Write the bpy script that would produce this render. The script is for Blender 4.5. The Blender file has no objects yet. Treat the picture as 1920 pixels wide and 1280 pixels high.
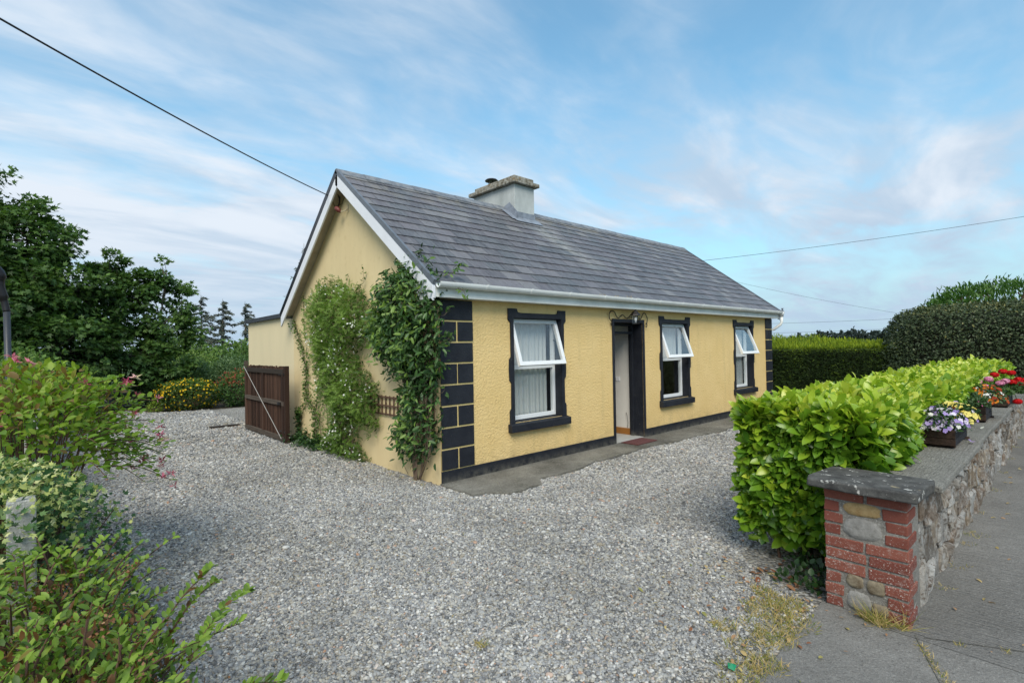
import bpy, bmesh, math, random
import numpy as np
from mathutils import Vector, Matrix, Euler
C = bpy.context
S = C.scene
COL = S.collection
R = np.random.default_rng(7)
random.seed(7)
rad = math.radians

# ------------------------------------------------------------------ camera
# The ground frame has its origin at the near front corner of the cottage:
# x along the front wall, y along the gable towards the back, z up (metres).
CAM = Vector((-3.63, -5.31, 1.70))
YAW, PITCH, ROLL = 0.7402, -0.0108, -0.0173
c_, s_ = math.cos(PITCH), math.sin(PITCH)
fwd, up0, right0 = Vector((0, c_, -s_)), Vector((0, s_, c_)), Vector((1, 0, 0))
cr_, sr_ = math.cos(ROLL), math.sin(ROLL)
rt = right0 * cr_ + up0 * sr_
up = -right0 * sr_ + up0 * cr_
def toh(v):
    c, s = math.cos(YAW), math.sin(YAW)
    return Vector((v.x * c + v.y * s, -v.x * s + v.y * c, v.z))
rt, up, fwd = toh(rt), toh(up), toh(fwd)
cd = bpy.data.cameras.new('camera')
cd.sensor_width = 36; cd.lens = 18.075; cd.clip_start = 0.05; cd.clip_end = 3000
cam = bpy.data.objects.new('camera', cd); COL.objects.link(cam)
m3 = Matrix((rt, up, -fwd)).transposed()
cam.matrix_world = Matrix.Translation(CAM) @ m3.to_4x4()
S.camera = cam

# ------------------------------------------------------------------ light
SUN_EL = rad(45)
SUN_AZ = Vector((-0.68, -0.73, 0)).normalized()      # horizontal direction towards the sun
sd = bpy.data.lights.new('sun', 'SUN'); sd.energy = 1.5; sd.angle = rad(32); sd.color = (1.0, 0.91, 0.77)
sun = bpy.data.objects.new('sun', sd); COL.objects.link(sun)
sdir = SUN_AZ * math.cos(SUN_EL) + Vector((0, 0, math.sin(SUN_EL)))
sun.rotation_euler = sdir.to_track_quat('Z', 'Y').to_euler()

W = bpy.data.worlds.new('World'); S.world = W; W.use_nodes = True
nt = W.node_tree; nt.nodes.clear()
def N(t, **k):
    n = nt.nodes.new(t)
    for a, b in k.items(): setattr(n, a, b)
    return n
def LK(a, b): nt.links.new(a, b)
sky = N('ShaderNodeTexSky', sky_type='NISHITA'); sky.sun_disc = False
sky.sun_elevation = SUN_EL; sky.sun_rotation = math.atan2(SUN_AZ.x, SUN_AZ.y)
sky.air_density = 1.25; sky.dust_density = 0.6; sky.ozone_density = 2.2
tc = N('ShaderNodeTexCoord'); sep = N('ShaderNodeSeparateXYZ'); LK(tc.outputs['Generated'], sep.inputs[0])
def M_(op, a, b=None, cl=False):
    n = N('ShaderNodeMath', operation=op); n.use_clamp = cl
    for i, x in enumerate((a, b)):
        if x is None: continue
        if isinstance(x, (int, float)): n.inputs[i].default_value = x
        else: LK(x, n.inputs[i])
    return n.outputs[0]
zz = M_('MAXIMUM', sep.outputs[2], 0.0)
den = M_('ADD', zz, 0.16)
px_, py_ = M_('DIVIDE', sep.outputs[0], den), M_('DIVIDE', sep.outputs[1], den)
cb = N('ShaderNodeCombineXYZ'); LK(px_, cb.inputs[0]); LK(py_, cb.inputs[1])
def cloud_noise(scale, sx, sy, rotz, detail, rough, dist, off):
    mp = N('ShaderNodeMapping'); mp.inputs['Rotation'].default_value = (0, 0, rotz)
    mp.inputs['Scale'].default_value = (sx, sy, 1); mp.inputs['Location'].default_value = (off, off * .7, off * .3)
    LK(cb.outputs[0], mp.inputs[0])
    n = N('ShaderNodeTexNoise'); n.inputs['Scale'].default_value = scale
    n.inputs['Detail'].default_value = detail; n.inputs['Roughness'].default_value = rough
    n.inputs['Distortion'].default_value = dist
    LK(mp.outputs[0], n.inputs['Vector']); return n.outputs[0]
def ramp(v, a, b):
    n = N('ShaderNodeMapRange'); n.interpolation_type = 'SMOOTHSTEP'
    n.inputs['From Min'].default_value = a; n.inputs['From Max'].default_value = b
    LK(v, n.inputs['Value']); return n.outputs[0]
big = cloud_noise(0.62, 1.0, 1.35, rad(-38), 4, .5, .35, 3.1)
wisp = cloud_noise(1.25, 1.0, 2.0, rad(-24), 7, .54, .7, 7.7)
fine = cloud_noise(4.2, 1.0, 1.7, rad(-34), 6, .55, .8, 1.3)
west = M_('ADD', M_('MULTIPLY', sep.outputs[0], -.055), M_('MULTIPLY', sep.outputs[1], .055))     # cloud thickens towards the north west
m1 = M_('ADD', M_('MULTIPLY', big, .55), M_('MULTIPLY', wisp, .50))
m2 = M_('ADD', M_('ADD', m1, M_('MULTIPLY', fine, .12)), west)
mask = ramp(m2, .40, .72)
hz = M_('SUBTRACT', 1.0, ramp(zz, -0.04, .46))
mask2 = M_('ADD', M_('MULTIPLY', mask, .85), M_('ADD', M_('MULTIPLY', hz, .45), .14), True)
skm = N('ShaderNodeMix', data_type='RGBA', blend_type='MULTIPLY'); skm.inputs[0].default_value = 1
LK(sky.outputs[0], skm.inputs[6]); skm.inputs[7].default_value = (.72, 1.16, 1.16, 1)
cloudc = N('ShaderNodeMix', data_type='RGBA'); LK(ramp(M_('ADD', M_('ADD', M_('MULTIPLY', cloud_noise(1.1, 1, 2.4, rad(-30), 6, .55, .5, 12.), .6), M_('MULTIPLY', m2, .5)), M_('MULTIPLY', west, .8)), .50, .74), cloudc.inputs[0])
cloudc.inputs[6].default_value = (2.95, 3.75, 4.65, 1); cloudc.inputs[7].default_value = (4.5, 4.95, 5.5, 1)
mx0 = N('ShaderNodeMix', data_type='RGBA'); LK(mask2, mx0.inputs[0]); LK(skm.outputs[2], mx0.inputs[6]); LK(cloudc.outputs[2], mx0.inputs[7])
mx = N('ShaderNodeMix', data_type='RGBA'); LK(M_('MULTIPLY', M_('SUBTRACT', 1.0, ramp(zz, -.02, .22)), .85), mx.inputs[0]); LK(mx0.outputs[2], mx.inputs[6]); mx.inputs[7].default_value = (2.7, 3.6, 4.5, 1)
bg = N('ShaderNodeBackground'); bg.inputs[1].default_value = 0.08; LK(mx.outputs[2], bg.inputs[0])
wo = N('ShaderNodeOutputWorld'); LK(bg.outputs[0], wo.inputs[0])

S.view_settings.view_transform = 'Standard'; S.view_settings.look = 'None'
S.view_settings.exposure = 1.14; S.view_settings.gamma = 1.0; S.view_settings.use_curve_mapping = False
S.cycles.max_bounces = 6; S.cycles.transparent_max_bounces = 8
S.cycles.diffuse_bounces = 3; S.cycles.glossy_bounces = 2; S.cycles.transmission_bounces = 4
S.cycles.caustics_reflective = False; S.cycles.caustics_refractive = False

# ------------------------------------------------------------------ materials
class Mat:
    def __init__(s, name):
        s.m = bpy.data.materials.new(name); s.m.use_nodes = True
        s.t = s.m.node_tree; s.b = s.t.nodes['Principled BSDF']; s.out = s.t.nodes['Material Output']
    def n(s, t, **k):
        n = s.t.nodes.new(t)
        for a, b in k.items(): setattr(n, a, b)
        return n
    def l(s, a, b): s.t.links.new(a, b)
    def pos(s):
        return s.n('ShaderNodeNewGeometry').outputs['Position']
    def noise(s, scale, detail=4, rough=.55, vec=None, dist=0, stretch=None):
        n = s.n('ShaderNodeTexNoise'); n.inputs['Scale'].default_value = scale
        n.inputs['Detail'].default_value = detail; n.inputs['Roughness'].default_value = rough
        n.inputs['Distortion'].default_value = dist
        v = vec or s.pos()
        if stretch:
            mp = s.n('ShaderNodeMapping'); mp.inputs['Scale'].default_value = stretch; s.l(v, mp.inputs[0]); v = mp.outputs[0]
        s.l(v, n.inputs['Vector']); return n.outputs[0]
    def ramp(s, v, stops):
        n = s.n('ShaderNodeValToRGB'); e = n.color_ramp.elements
        while len(e) < len(stops): e.new(.5)
        for i, (p, c) in enumerate(stops):
            e[i].position = p; e[i].color = (c, c, c, 1) if isinstance(c, (int, float)) else (*c, 1)
        s.l(v, n.inputs[0]); return n.outputs[0]
    def mix(s, f, a, b, mode='MIX'):
        n = s.n('ShaderNodeMix', data_type='RGBA', blend_type=mode)
        for i, x in ((0, f), (6, a), (7, b)):
            if isinstance(x, (int, float)): n.inputs[i].default_value = x
            elif isinstance(x, tuple): n.inputs[i].default_value = (*x, 1)
            else: s.l(x, n.inputs[i])
        return n.outputs[2]
    def math(s, op, a, b=0.0, cl=False):
        n = s.n('ShaderNodeMath', operation=op); n.use_clamp = cl
        for i, x in enumerate((a, b)):
            if isinstance(x, (int, float)): n.inputs[i].default_value = x
            else: s.l(x, n.inputs[i])
        return n.outputs[0]
    def attr(s, name, kind='GEOMETRY'):
        n = s.n('ShaderNodeAttribute'); n.attribute_name = name; n.attribute_type = kind; return n.outputs['Fac']
    def rnd(s): return s.n('ShaderNodeObjectInfo').outputs['Random']
    def col(s, x):
        if isinstance(x, tuple): s.b.inputs['Base Color'].default_value = (*x, 1)
        else: s.l(x, s.b.inputs['Base Color'])
    def set(s, rough=None, spec=None, metal=None):
        if rough is not None:
            if isinstance(rough, float): s.b.inputs['Roughness'].default_value = rough
            else: s.l(rough, s.b.inputs['Roughness'])
        if spec is not None: s.b.inputs['Specular IOR Level'].default_value = spec
        if metal is not None: s.b.inputs['Metallic'].default_value = metal
    def bump(s, h, strength=.5, dist=.01):
        n = s.n('ShaderNodeBump'); n.inputs['Strength'].default_value = strength; n.inputs['Distance'].default_value = dist
        s.l(h, n.inputs['Height']); s.l(n.outputs[0], s.b.inputs['Normal'])

def simple(name, col, rough=.6, var=.15, scale=8., bump=0., bscale=60., spec=.4, metal=0., stretch=None):
    k = Mat(name); d = tuple(x * (1 - var) for x in col); l = tuple(min(1, x * (1 + var)) for x in col)
    k.col(k.mix(k.ramp(k.noise(scale, 5, .6, stretch=stretch), [(.3, 0.), (.7, 1.)]), d, l)); k.set(rough, spec, metal)
    if bump: k.bump(k.noise(bscale, 4, .6, stretch=stretch), bump, .01)
    return k.m

def leafmat(name, stops, rough=.5, transl=.35, spec=.4):
    k = Mat(name)
    c = k.ramp(k.attr('tint'), stops)
    c = k.mix(.25, c, k.mix(k.noise(3., 2), (.6, .62, .55), (1.35, 1.3, 1.3)), 'MULTIPLY')
    k.col(c); k.set(rough, spec)
    tr = k.n('ShaderNodeBsdfTranslucent'); k.l(k.mix(1., c, (1.25, 1.35, .8), 'MULTIPLY'), tr.inputs[0])
    ms = k.n('ShaderNodeMixShader'); ms.inputs[0].default_value = transl
    k.l(k.b.outputs[0], ms.inputs[1]); k.l(tr.outputs[0], ms.inputs[2]); k.l(ms.outputs[0], k.out.inputs[0])
    return k.m

def petalmat(name, stops, rough=.6): return leafmat(name, stops, rough, .25, .2)

# front render: rough cast, painted
k = Mat('roughcast_yellow')
k.col(k.mix(k.ramp(k.noise(1.6, 6, .65), [(.35, 0.), (.75, 1.)]), (.77, .55, .235), (.85, .625, .295)))
fc0 = k.n('ShaderNodeSeparateXYZ'); k.l(k.pos(), fc0.inputs[0])
base = k.mix(k.ramp(k.noise(1.6, 6, .65), [(.35, 0.), (.75, 1.)]), (.77, .55, .235), (.85, .625, .295))
splash = k.math('MULTIPLY', k.ramp(fc0.outputs[2], [(.17, 1.), (.42, 0.)]), k.ramp(k.noise(7., 5, .7), [(.42, 0.), (.7, .55)]))
base = k.mix(splash, base, (.40, .30, .15))
rain = k.math('MULTIPLY', k.ramp(k.noise(1., 5, .65, stretch=(7., 1., .5)), [(.5, 0.), (.75, .5)]), k.ramp(k.noise(1.1, 3), [(.4, 0.), (.65, 1.)]))
base = k.mix(rain, base, (.56, .42, .20)); base = k.mix(k.ramp(k.noise(30., 4, .7), [(.62, 0.), (.75, .5)]), base, (.50, .37, .18)); k.col(base)
k.set(.75, .3)
h = k.math('ADD', k.noise(31., 5, .6), k.math('MULTIPLY', k.noise(75., 3, .6), .35))
k.bump(h, .75, .026); M_FRONT = k.m
k = Mat('smooth_render_yellow')
streak = k.noise(1.4, 5, .6, stretch=(1.6, 1.6, .35))
c = k.mix(k.ramp(streak, [(.35, 0.), (.72, 1.)]), (.70, .56, .32), (.78, .635, .37))
c = k.mix(k.ramp(k.noise(9., 4), [(.55, 0.), (.8, .35)]), c, (.50, .38, .19))
k.col(c); k.set(.8, .25); k.bump(k.noise(30., 4, .6), .15, .01); M_GABLE = k.m
k = Mat('smooth_render_annex')
streak = k.noise(1.2, 5, .6, stretch=(1.6, 1.6, .35))
k.col(k.mix(k.ramp(streak, [(.35, 0.), (.72, 1.)]), (.70, .61, .40), (.76, .655, .43))); k.set(.8, .25); M_ANNEX = k.m
k = Mat('black_masonry_paint')
c = k.mix(k.ramp(k.noise(5., 6, .65), [(.35, 0.), (.7, 1.)]), (.009, .011, .018), (.020, .023, .031))
c = k.mix(k.ramp(k.noise(28., 5, .75), [(.63, 0.), (.72, .45)]), c, (.060, .063, .067))
c = k.mix(k.ramp(k.noise(60., 3, .7), [(.69, 0.), (.73, .8)]), c, (.30, .27, .20))
bz = k.n('ShaderNodeSeparateXYZ'); k.l(k.pos(), bz.inputs[0])
c = k.mix(k.math('MULTIPLY', k.ramp(bz.outputs[2], [(.03, .8), (.14, 0.)]), k.ramp(k.noise(12., 4, .7), [(.35, 0.), (.6, 1.)])), c, (.12, .115, .10))
k.col(c); k.set(.6, .35); k.bump(k.noise(45., 5, .65), .5, .012); M_BLACK = k.m
M_BAND = simple('yellow_joint_paint', (.76, .58, .25), .7, .08)
M_WHITE = simple('white_upvc', (.80, .82, .84), .3, .03)
M_GUTTER = simple('white_gutter_plastic', (.80, .82, .82), .35, .08, 3.)
M_FASCIA = simple('weathered_white_fascia', (.74, .76, .74), .5, .14, 2.5)
M_BARGE = simple('white_bargeboard_paint', (.80, .82, .88), .4, .05, 3.)
M_SOFFIT = simple('cream_soffit', (.42, .36, .27), .7, .12)
M_VERGE = simple('grey_verge_trim', (.12, .14, .17), .35, .15)
M_VBLACK = simple('black_verge_trim', (.012, .014, .022), .35, .1)
M_IRON = simple('black_wrought_iron', (.02, .018, .02), .4, .2, metal=.3)
M_LEAD = simple('grey_lead_flashing', (.22, .25, .30), .45, .25, 10., .3, 30.)
k = Mat('slate')
t = k.attr('tint'); r_ = k.rnd()
v = k.math('FRACT', k.math('ADD', t, r_))
c = k.ramp(v, [(0., (.066, .070, .082)), (.3, (.112, .106, .122)), (.6, (.088, .098, .112)), (.85, (.142, .134, .152)), (1., (.185, .185, .19))])
st = k.noise(7., 5, .6, stretch=(3.2, .6, .6))
c = k.mix(k.ramp(st, [(.42, 0.), (.75, .7)]), c, (.21, .212, .222)); c = k.mix(k.ramp(k.noise(22., 5, .7), [(.5, 0.), (.72, .4)]), c, (.055, .058, .065))
# lichen and lime stain under the chimney and along the ridge: shapes of their own
sp = k.n('ShaderNodeSeparateXYZ'); k.l(k.pos(), sp.inputs[0])
dx = k.math('ABSOLUTE', k.math('SUBTRACT', sp.outputs[0], k.math('ADD', 3.75, k.math('MULTIPLY', k.math('SUBTRACT', 2.1, sp.outputs[1]), .10))))
chs = k.math('MULTIPLY', k.ramp(dx, [(.0, 1.), (.55, 0.)]), k.ramp(sp.outputs[1], [(.35, 0.), (.95, 1.)]))
chs = k.math('MULTIPLY', chs, k.ramp(k.noise(3.5, 5, .7), [(.35, 0.), (.62, 1.)]))
c = k.mix(k.math('MULTIPLY', chs, .75), c, (.36, .36, .34))
rz = k.math('SUBTRACT', sp.outputs[2], 4.02)
rds = k.math('MULTIPLY', k.math('MULTIPLY', rz, 2.6, True), k.ramp(k.noise(2.6, 6, .7), [(.46, 0.), (.66, 1.)]))
c = k.mix(k.math('MULTIPLY', rds, .6), c, (.27, .245, .19))
c = k.mix(k.ramp(k.noise(26., 3, .6), [(.655, 0.), (.70, .9)]), c, (.022, .026, .024))
k.col(c); k.set(.52, .4); k.bump(k.noise(60., 4, .6), .2, .004); M_SLATE = k.m
k = Mat('ridge_tile_grey'); k.col(k.mix(k.ramp(k.noise(9., 5, .65), [(.4, 0.), (.7, 1.)]), (.13, .15, .18), (.27, .28, .29))); k.set(.6, .3); M_RIDGE = k.m
k = Mat('chimney_render'); c = k.mix(k.ramp(k.noise(3., 6, .65, stretch=(1, 1, .5)), [(.35, 0.), (.75, 1.)]), (.38, .41, .41), (.56, .59, .585)); k.col(c); k.set(.85, .2); k.bump(k.noise(40., 4), .25, .01); M_CHIM = k.m
k = Mat('lichened_concrete')
c = k.mix(k.ramp(k.noise(13., 6, .65), [(.38, 0.), (.62, 1.)]), (.13, .115, .085), (.38, .37, .33))
c = k.mix(k.ramp(k.noise(7., 5, .6), [(.55, 0.), (.70, .8)]), c, (.26, .17, .07)); k.col(c); k.set(.9, .2); k.bump(k.noise(30., 5), .5, .02); M_LICHEN = k.m

k = Mat('gravel_bed')
vo = k.n('ShaderNodeTexVoronoi'); vo.inputs['Scale'].default_value = 42.; k.l(k.pos(), vo.inputs['Vector'])
sepc = k.n('ShaderNodeSeparateColor'); k.l(vo.outputs['Color'], sepc.inputs[0])
GST = [(0., (.13, .13, .13)), (.25, (.24, .24, .24)), (.5, (.33, .325, .315)), (.68, (.40, .385, .35)), (.8, (.29, .25, .19)), (.93, (.46, .45, .43)), (1., (.58, .57, .55))]
c = k.ramp(sepc.outputs[0], GST)
c = k.mix(k.ramp(vo.outputs['Distance'], [(.45, 0.), (.85, .8)]), c, (.06, .058, .052))
c = k.mix(.5, c, k.mix(k.ramp(k.noise(.7, 6, .68), [(.36, 0.), (.66, 1.)]), (.60, .585, .53), (1.40, 1.385, 1.35)), 'MULTIPLY')
k.col(c); k.set(.85, .25)
k.bump(k.math('SUBTRACT', 1., vo.outputs['Distance']), .7, .02); M_GRAVBED = k.m
k = Mat('pebble')
c = k.ramp(k.attr('tint', 'INSTANCER'), [(0., (.075, .08, .085)), (.18, (.17, .172, .18)), (.45, (.285, .29, .295)), (.64, (.385, .385, .37)), (.78, (.25, .22, .17)), (.88, (.42, .40, .35)), (.975, (.62, .62, .61)), (1., (.36, .19, .10))])
c = k.mix(.5, c, k.mix(k.ramp(k.noise(.7, 6, .68), [(.36, 0.), (.66, 1.)]), (.56, .55, .50), (1.34, 1.34, 1.34)), 'MULTIPLY')
c = k.mix(k.ramp(k.noise(120., 3), [(.45, 0.), (.8, .45)]), c, (.50, .50, .50)); k.col(c); k.set(.75, .3); M_PEB = k.m

def concrete(name, a, b, spots, bumps=.4, brush=None, crackc=None):
    k = Mat(name)
    c = k.mix(k.ramp(k.noise(1.3, 6, .65), [(.3, 0.), (.72, 1.)]), a, b)
    c = k.mix(k.ramp(k.noise(14., 6, .75), [(.5, 0.), (.72, .55)]), c, spots)
    c = k.mix(k.ramp(k.noise(85., 4, .8), [(.53, 0.), (.66, .7)]), c, tuple(x * 1.9 for x in b))
    c = k.mix(k.ramp(k.noise(60., 4, .8), [(.55, 0.), (.68, .8)]), c, tuple(x * .40 for x in a))
    c = k.mix(k.ramp(k.noise(.55, 5, .7), [(.35, .45), (.6, 0.)]), c, tuple(x * .6 for x in a))
    k.col(c); k.set(.9, .2)
    hh = k.noise(55., 5, .7)
    if brush: hh = k.math('ADD', hh, k.math('MULTIPLY', k.noise(60., 2, .5, stretch=brush), 1.6))
    k.bump(hh, bumps, .014); return k.m
M_PATH = concrete('footpath_concrete', (.165, .161, .152), (.235, .230, .218), (.30, .295, .28), .9, (1., .08, 1.))
M_PATH2 = concrete('entrance_concrete', (.170, .166, .156), (.26, .254, .24), (.35, .345, .325), .9)
M_APRON = concrete('mossy_apron_concrete', (.075, .072, .062), (.27, .26, .23), (.045, .05, .035), .7)
M_COPING = concrete('grey_coping_concrete', (.13, .127, .115), (.24, .235, .215), (.32, .31, .28), .5, (.15, 1.2, 1.))
k = Mat('lichened_pier_coping')
c = k.mix(k.ramp(k.noise(10., 6, .7), [(.35, 0.), (.7, 1.)]), (.045, .045, .045), (.13, .13, .125))
c = k.mix(k.ramp(k.noise(13., 4, .75), [(.60, 0.), (.66, 1.)]), c, (.50, .50, .47))
c = k.mix(k.ramp(k.noise(6., 4, .6), [(.66, 0.), (.72, .7)]), c, (.40, .34, .20))
k.col(c); k.set(.9, .2); k.bump(k.noise(80., 5, .7), .6, .01); M_PIERCOP = k.m
M_MORTAR = concrete('grey_mortar', (.17, .16, .145), (.30, .29, .265), (.42, .41, .39), .8)
M_MORTARB = concrete('brown_lime_mortar', (.10, .08, .06), (.24, .21, .17), (.38, .37, .35), .9)
k = Mat('red_brick')
c = k.mix(k.rnd(), (.165, .052, .038), (.245, .088, .062))
c = k.mix(k.ramp(k.noise(22., 6, .75), [(.45, 0.), (.72, .7)]), c, (.16, .045, .035))
sp = k.n('ShaderNodeSeparateXYZ'); k.l(k.pos(), sp.inputs[0])
low = k.ramp(sp.outputs[2], [(.35, .07), (.62, 0.)])
c = k.mix(k.ramp(k.math('ADD', k.noise(95., 4, .75), low), [(.645, 0.), (.70, .85)]), c, (.58, .53, .49))
c = k.mix(k.ramp(k.math('ADD', k.noise(17., 5, .7), low), [(.64, 0.), (.76, .4)]), c, (.42, .36, .33))
k.col(c); k.set(.85, .25); k.bump(k.noise(70., 5, .7), .5, .006); M_BRICK = k.m
k = Mat('rubble_stone')
v = k.math('FRACT', k.math('ADD', k.attr('tint'), k.rnd()))
c = k.ramp(v, [(0., (.20, .19, .175)), (.2, (.36, .355, .34)), (.42, (.16, .115, .08)), (.56, (.42, .42, .41)), (.72, (.24, .19, .135)), (.85, (.10, .085, .07)), (1., (.30, .29, .27))])
c = k.mix(k.ramp(k.noise(11., 6, .75), [(.48, 0.), (.64, .7)]), c, (.50, .50, .49))
c = k.mix(k.ramp(k.noise(17., 6, .75, dist=.6), [(.50, 0.), (.62, .9)]), c, (.10, .07, .048))
c = k.mix(k.ramp(k.noise(60., 4, .7), [(.6, 0.), (.72, .7)]), c, (.06, .055, .05))
k.col(c); k.set(.9, .2); k.bump(k.math('ADD', k.noise(26., 6, .7), k.noise(9., 4, .6, dist=.8)), .8, .035); M_STONE = k.m
def stonecol(n, a, b): 
    k = Mat(n); c = k.mix(k.ramp(k.noise(20., 6, .7), [(.35, 0.), (.7, 1.)]), a, b); c = k.mix(k.ramp(k.noise(60., 4, .7), [(.6, 0.), (.72, .6)]), c, tuple(x * .3 for x in a)); k.col(c); k.set(.9, .2); k.bump(k.noise(50., 5, .7), .6, .01); return k.m
M_TAN = stonecol('tan_sandstone', (.30, .20, .09), (.44, .33, .17))
M_LIME = stonecol('pale_limestone', (.20, .195, .185), (.33, .325, .31))
M_BROWNST = stonecol('brown_stone', (.13, .10, .065), (.30, .26, .19))
def wood(name, a, b, ax=(30., 30., 1.2), rough=.75):
    k = Mat(name); n_ = k.noise(1., 6, .7, stretch=ax)
    c = k.mix(k.ramp(n_, [(.3, 0.), (.7, 1.)]), a, b); c = k.mix(k.math('MULTIPLY', k.rnd(), .85), c, tuple(x * .35 for x in a))
    k.col(c); k.set(rough, .25); k.bump(n_, .6, .01); return k.m
M_GATE = wood('dark_brown_stained_wood', (.045, .022, .016), (.15, .085, .058))
M_GATER = wood('weathered_gate_rail', (.06, .045, .036), (.15, .125, .10), (3., 3., 30.))
M_TRELL = wood('trellis_wood', (.13, .07, .045), (.27, .17, .12))
M_BOX = wood('planter_stained_wood', (.022, .014, .011), (.11, .065, .045), (1.2, 30., 30.))
M_BOXE = wood('planter_end_stain', (.018, .018, .022), (.06, .06, .07), (30., 1.2, 30.))
M_PINE = wood('varnished_pine', (.42, .17, .04), (.58, .27, .08), (2., 2., 20.), .35)
M_SOIL = simple('dark_soil', (.025, .017, .012), .95, .4, 30., .8, 60.)
M_TWIG = simple('brown_twig', (.10, .055, .035), .8, .35, 20.)
M_VINE = simple('grey_brown_vine', (.15, .11, .08), .85, .35, 30., .5, 60.)
M_BARK = simple('dark_bark', (.07, .058, .045), .9, .35, 6., .8, 25., stretch=(1, 1, .3))
M_BARKL = simple('grey_brown_bark', (.13, .105, .08), .9, .3, 6., .6, 25., stretch=(1, 1, .3))
M_HALL = simple('cream_hall_paint', (.70, .68, .64), .6, .03)
M_CEIL = simple('cream_ceiling', (.42, .38, .32), .8, .05)
M_ROOM = simple('olive_room_paint', (.30, .28, .14), .7, .06)
M_FLOOR = simple('grey_tiled_floor', (.42, .42, .40), .5, .1)
M_SWITCH = simple('white_switch_plastic', (.80, .80, .82), .3, .02)
M_MAT = simple('dark_red_doormat', (.12, .045, .045), .95, .35, 60., .8, 220.)
M_POSTC = concrete('concrete_post', (.36, .36, .35), (.52, .52, .50), (.27, .27, .25), .4)
M_GLAMP = simple('dark_grey_metal', (.035, .04, .05), .4, .15)
M_ROPE = simple('white_rod', (.36, .35, .33), .5, .1)
M_TERRA = simple('reddish_brown_plastic', (.16, .035, .03), .5, .2)
M_PORC = simple('cream_bracket', (.50, .43, .28), .5, .15)
M_WIRE = simple('black_cable', (.02, .02, .022), .6, .1)
M_GREENP = simple('green_plastic_scrap', (.01, .22, .10), .4, .1)
M_ANROOF = simple('dark_felt_roof', (.045, .055, .07), .7, .2)
M_GRASS = simple('meadow_grass', (.05, .09, .022), .9, .35, 1.2, .6, 30.)
M_ASPH = simple('asphalt', (.05, .05, .052), .9, .25, 20., .6, 90.)
M_SOILB = simple('leafy_border_soil', (.035, .028, .018), .95, .4, 9., .8, 30.)
M_HILL = simple('hazy_green_field', (.06, .10, .045), .9, .3, .02)
M_HTREE = simple('hazy_blue_woodland', (.025, .042, .035), .9, .4, .15)
M_CORE = simple('dark_hedge_core', (.010, .013, .005), .95, .3, 20.)  # near-black filler colour standing in for the shaded depth of the hedges

k = Mat('window_glass')
fr = k.n('ShaderNodeLayerWeight'); fr.inputs['Blend'].default_value = .5
gl = k.n('ShaderNodeBsdfGlossy'); gl.inputs['Roughness'].default_value = .015; gl.inputs[0].default_value = (.95, 1, 1, 1)
tr = k.n('ShaderNodeBsdfTransparent'); tr.inputs[0].default_value = (.965, .98, .98, 1)
mxs = k.n('ShaderNodeMixShader'); k.l(k.math('ADD', k.math('MULTIPLY', k.math('POWER', fr.outputs['Facing'], 3.5), .8), .06, True), mxs.inputs[0]); k.l(tr.outputs[0], mxs.inputs[1]); k.l(gl.outputs[0], mxs.inputs[2]); k.l(mxs.outputs[0], k.out.inputs[0]); M_GLASS = k.m
k = Mat('net_curtain')
k.col((.86, .87, .86)); k.set(.9, .1)
tl = k.n('ShaderNodeBsdfTranslucent'); tl.inputs[0].default_value = (.86, .87, .86, 1)
m0 = k.n('ShaderNodeMixShader'); m0.inputs[0].default_value = .35; k.l(k.b.outputs[0], m0.inputs[1]); k.l(tl.outputs[0], m0.inputs[2]); k.l(m0.outputs[0], k.out.inputs[0]); M_NET = k.m

# leaves
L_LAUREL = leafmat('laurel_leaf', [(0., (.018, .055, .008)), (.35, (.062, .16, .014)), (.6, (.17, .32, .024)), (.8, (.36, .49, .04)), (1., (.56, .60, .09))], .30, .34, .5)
L_CONIF = leafmat('leylandii_spray', [(0., (.010, .025, .006)), (.45, (.028, .062, .010)), (.75, (.17, .26, .015)), (1., (.36, .43, .02))], .7, .25)
L_ELAE = leafmat('elaeagnus_leaf', [(0., (.016, .030, .012)), (.5, (.050, .080, .034)), (.85, (.10, .13, .055)), (1., (.17, .17, .05))], .5, .15)
L_TALL = leafmat('tall_shrub_leaf', [(0., (.02, .055, .012)), (.5, (.055, .14, .022)), (1., (.13, .25, .05))], .5, .35)
L_JAS = leafmat('jasmine_leaf', [(0., (.020, .050, .010)), (.5, (.072, .15, .022)), (1., (.21, .33, .06))], .55, .35)
L_CLEM = leafmat('clematis_leaf', [(0., (.010, .030, .009)), (.5, (.034, .088, .022)), (.85, (.085, .17, .05)), (1., (.17, .28, .05))], .42, .25)
L_HON = leafmat('honeysuckle_leaf', [(0., (.040, .09, .012)), (.5, (.14, .26, .025)), (.9, (.27, .38, .04)), (1., (.20, .13, .04))], .5, .4)
L_IVY = leafmat('variegated_ivy_leaf', [(0., (.025, .07, .022)), (.45, (.06, .15, .05)), (.6, (.17, .27, .09)), (.75, (.50, .55, .16)), (1., (.66, .66, .34))], .45, .25)
L_PRIV = leafmat('box_shrub_leaf', [(0., (.025, .052, .010)), (.5, (.075, .145, .020)), (.85, (.19, .31, .035)), (.95, (.26, .36, .045)), (1., (.15, .07, .025))], .5, .3)
L_SYC = leafmat('sycamore_leaf', [(0., (.010, .024, .008)), (.5, (.055, .120, .026)), (.85, (.12, .22, .045)), (1., (.19, .29, .06))], .55, .3)
L_YOUNG = leafmat('young_tree_leaf', [(0., (.016, .040, .010)), (.5, (.055, .125, .028)), (1., (.14, .23, .055))], .55, .35)
L_SPRU = leafmat('spruce_needles', [(0., (.055, .070, .060)), (.6, (.095, .120, .095)), (1., (.15, .15, .11))], .7, .1)
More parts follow.
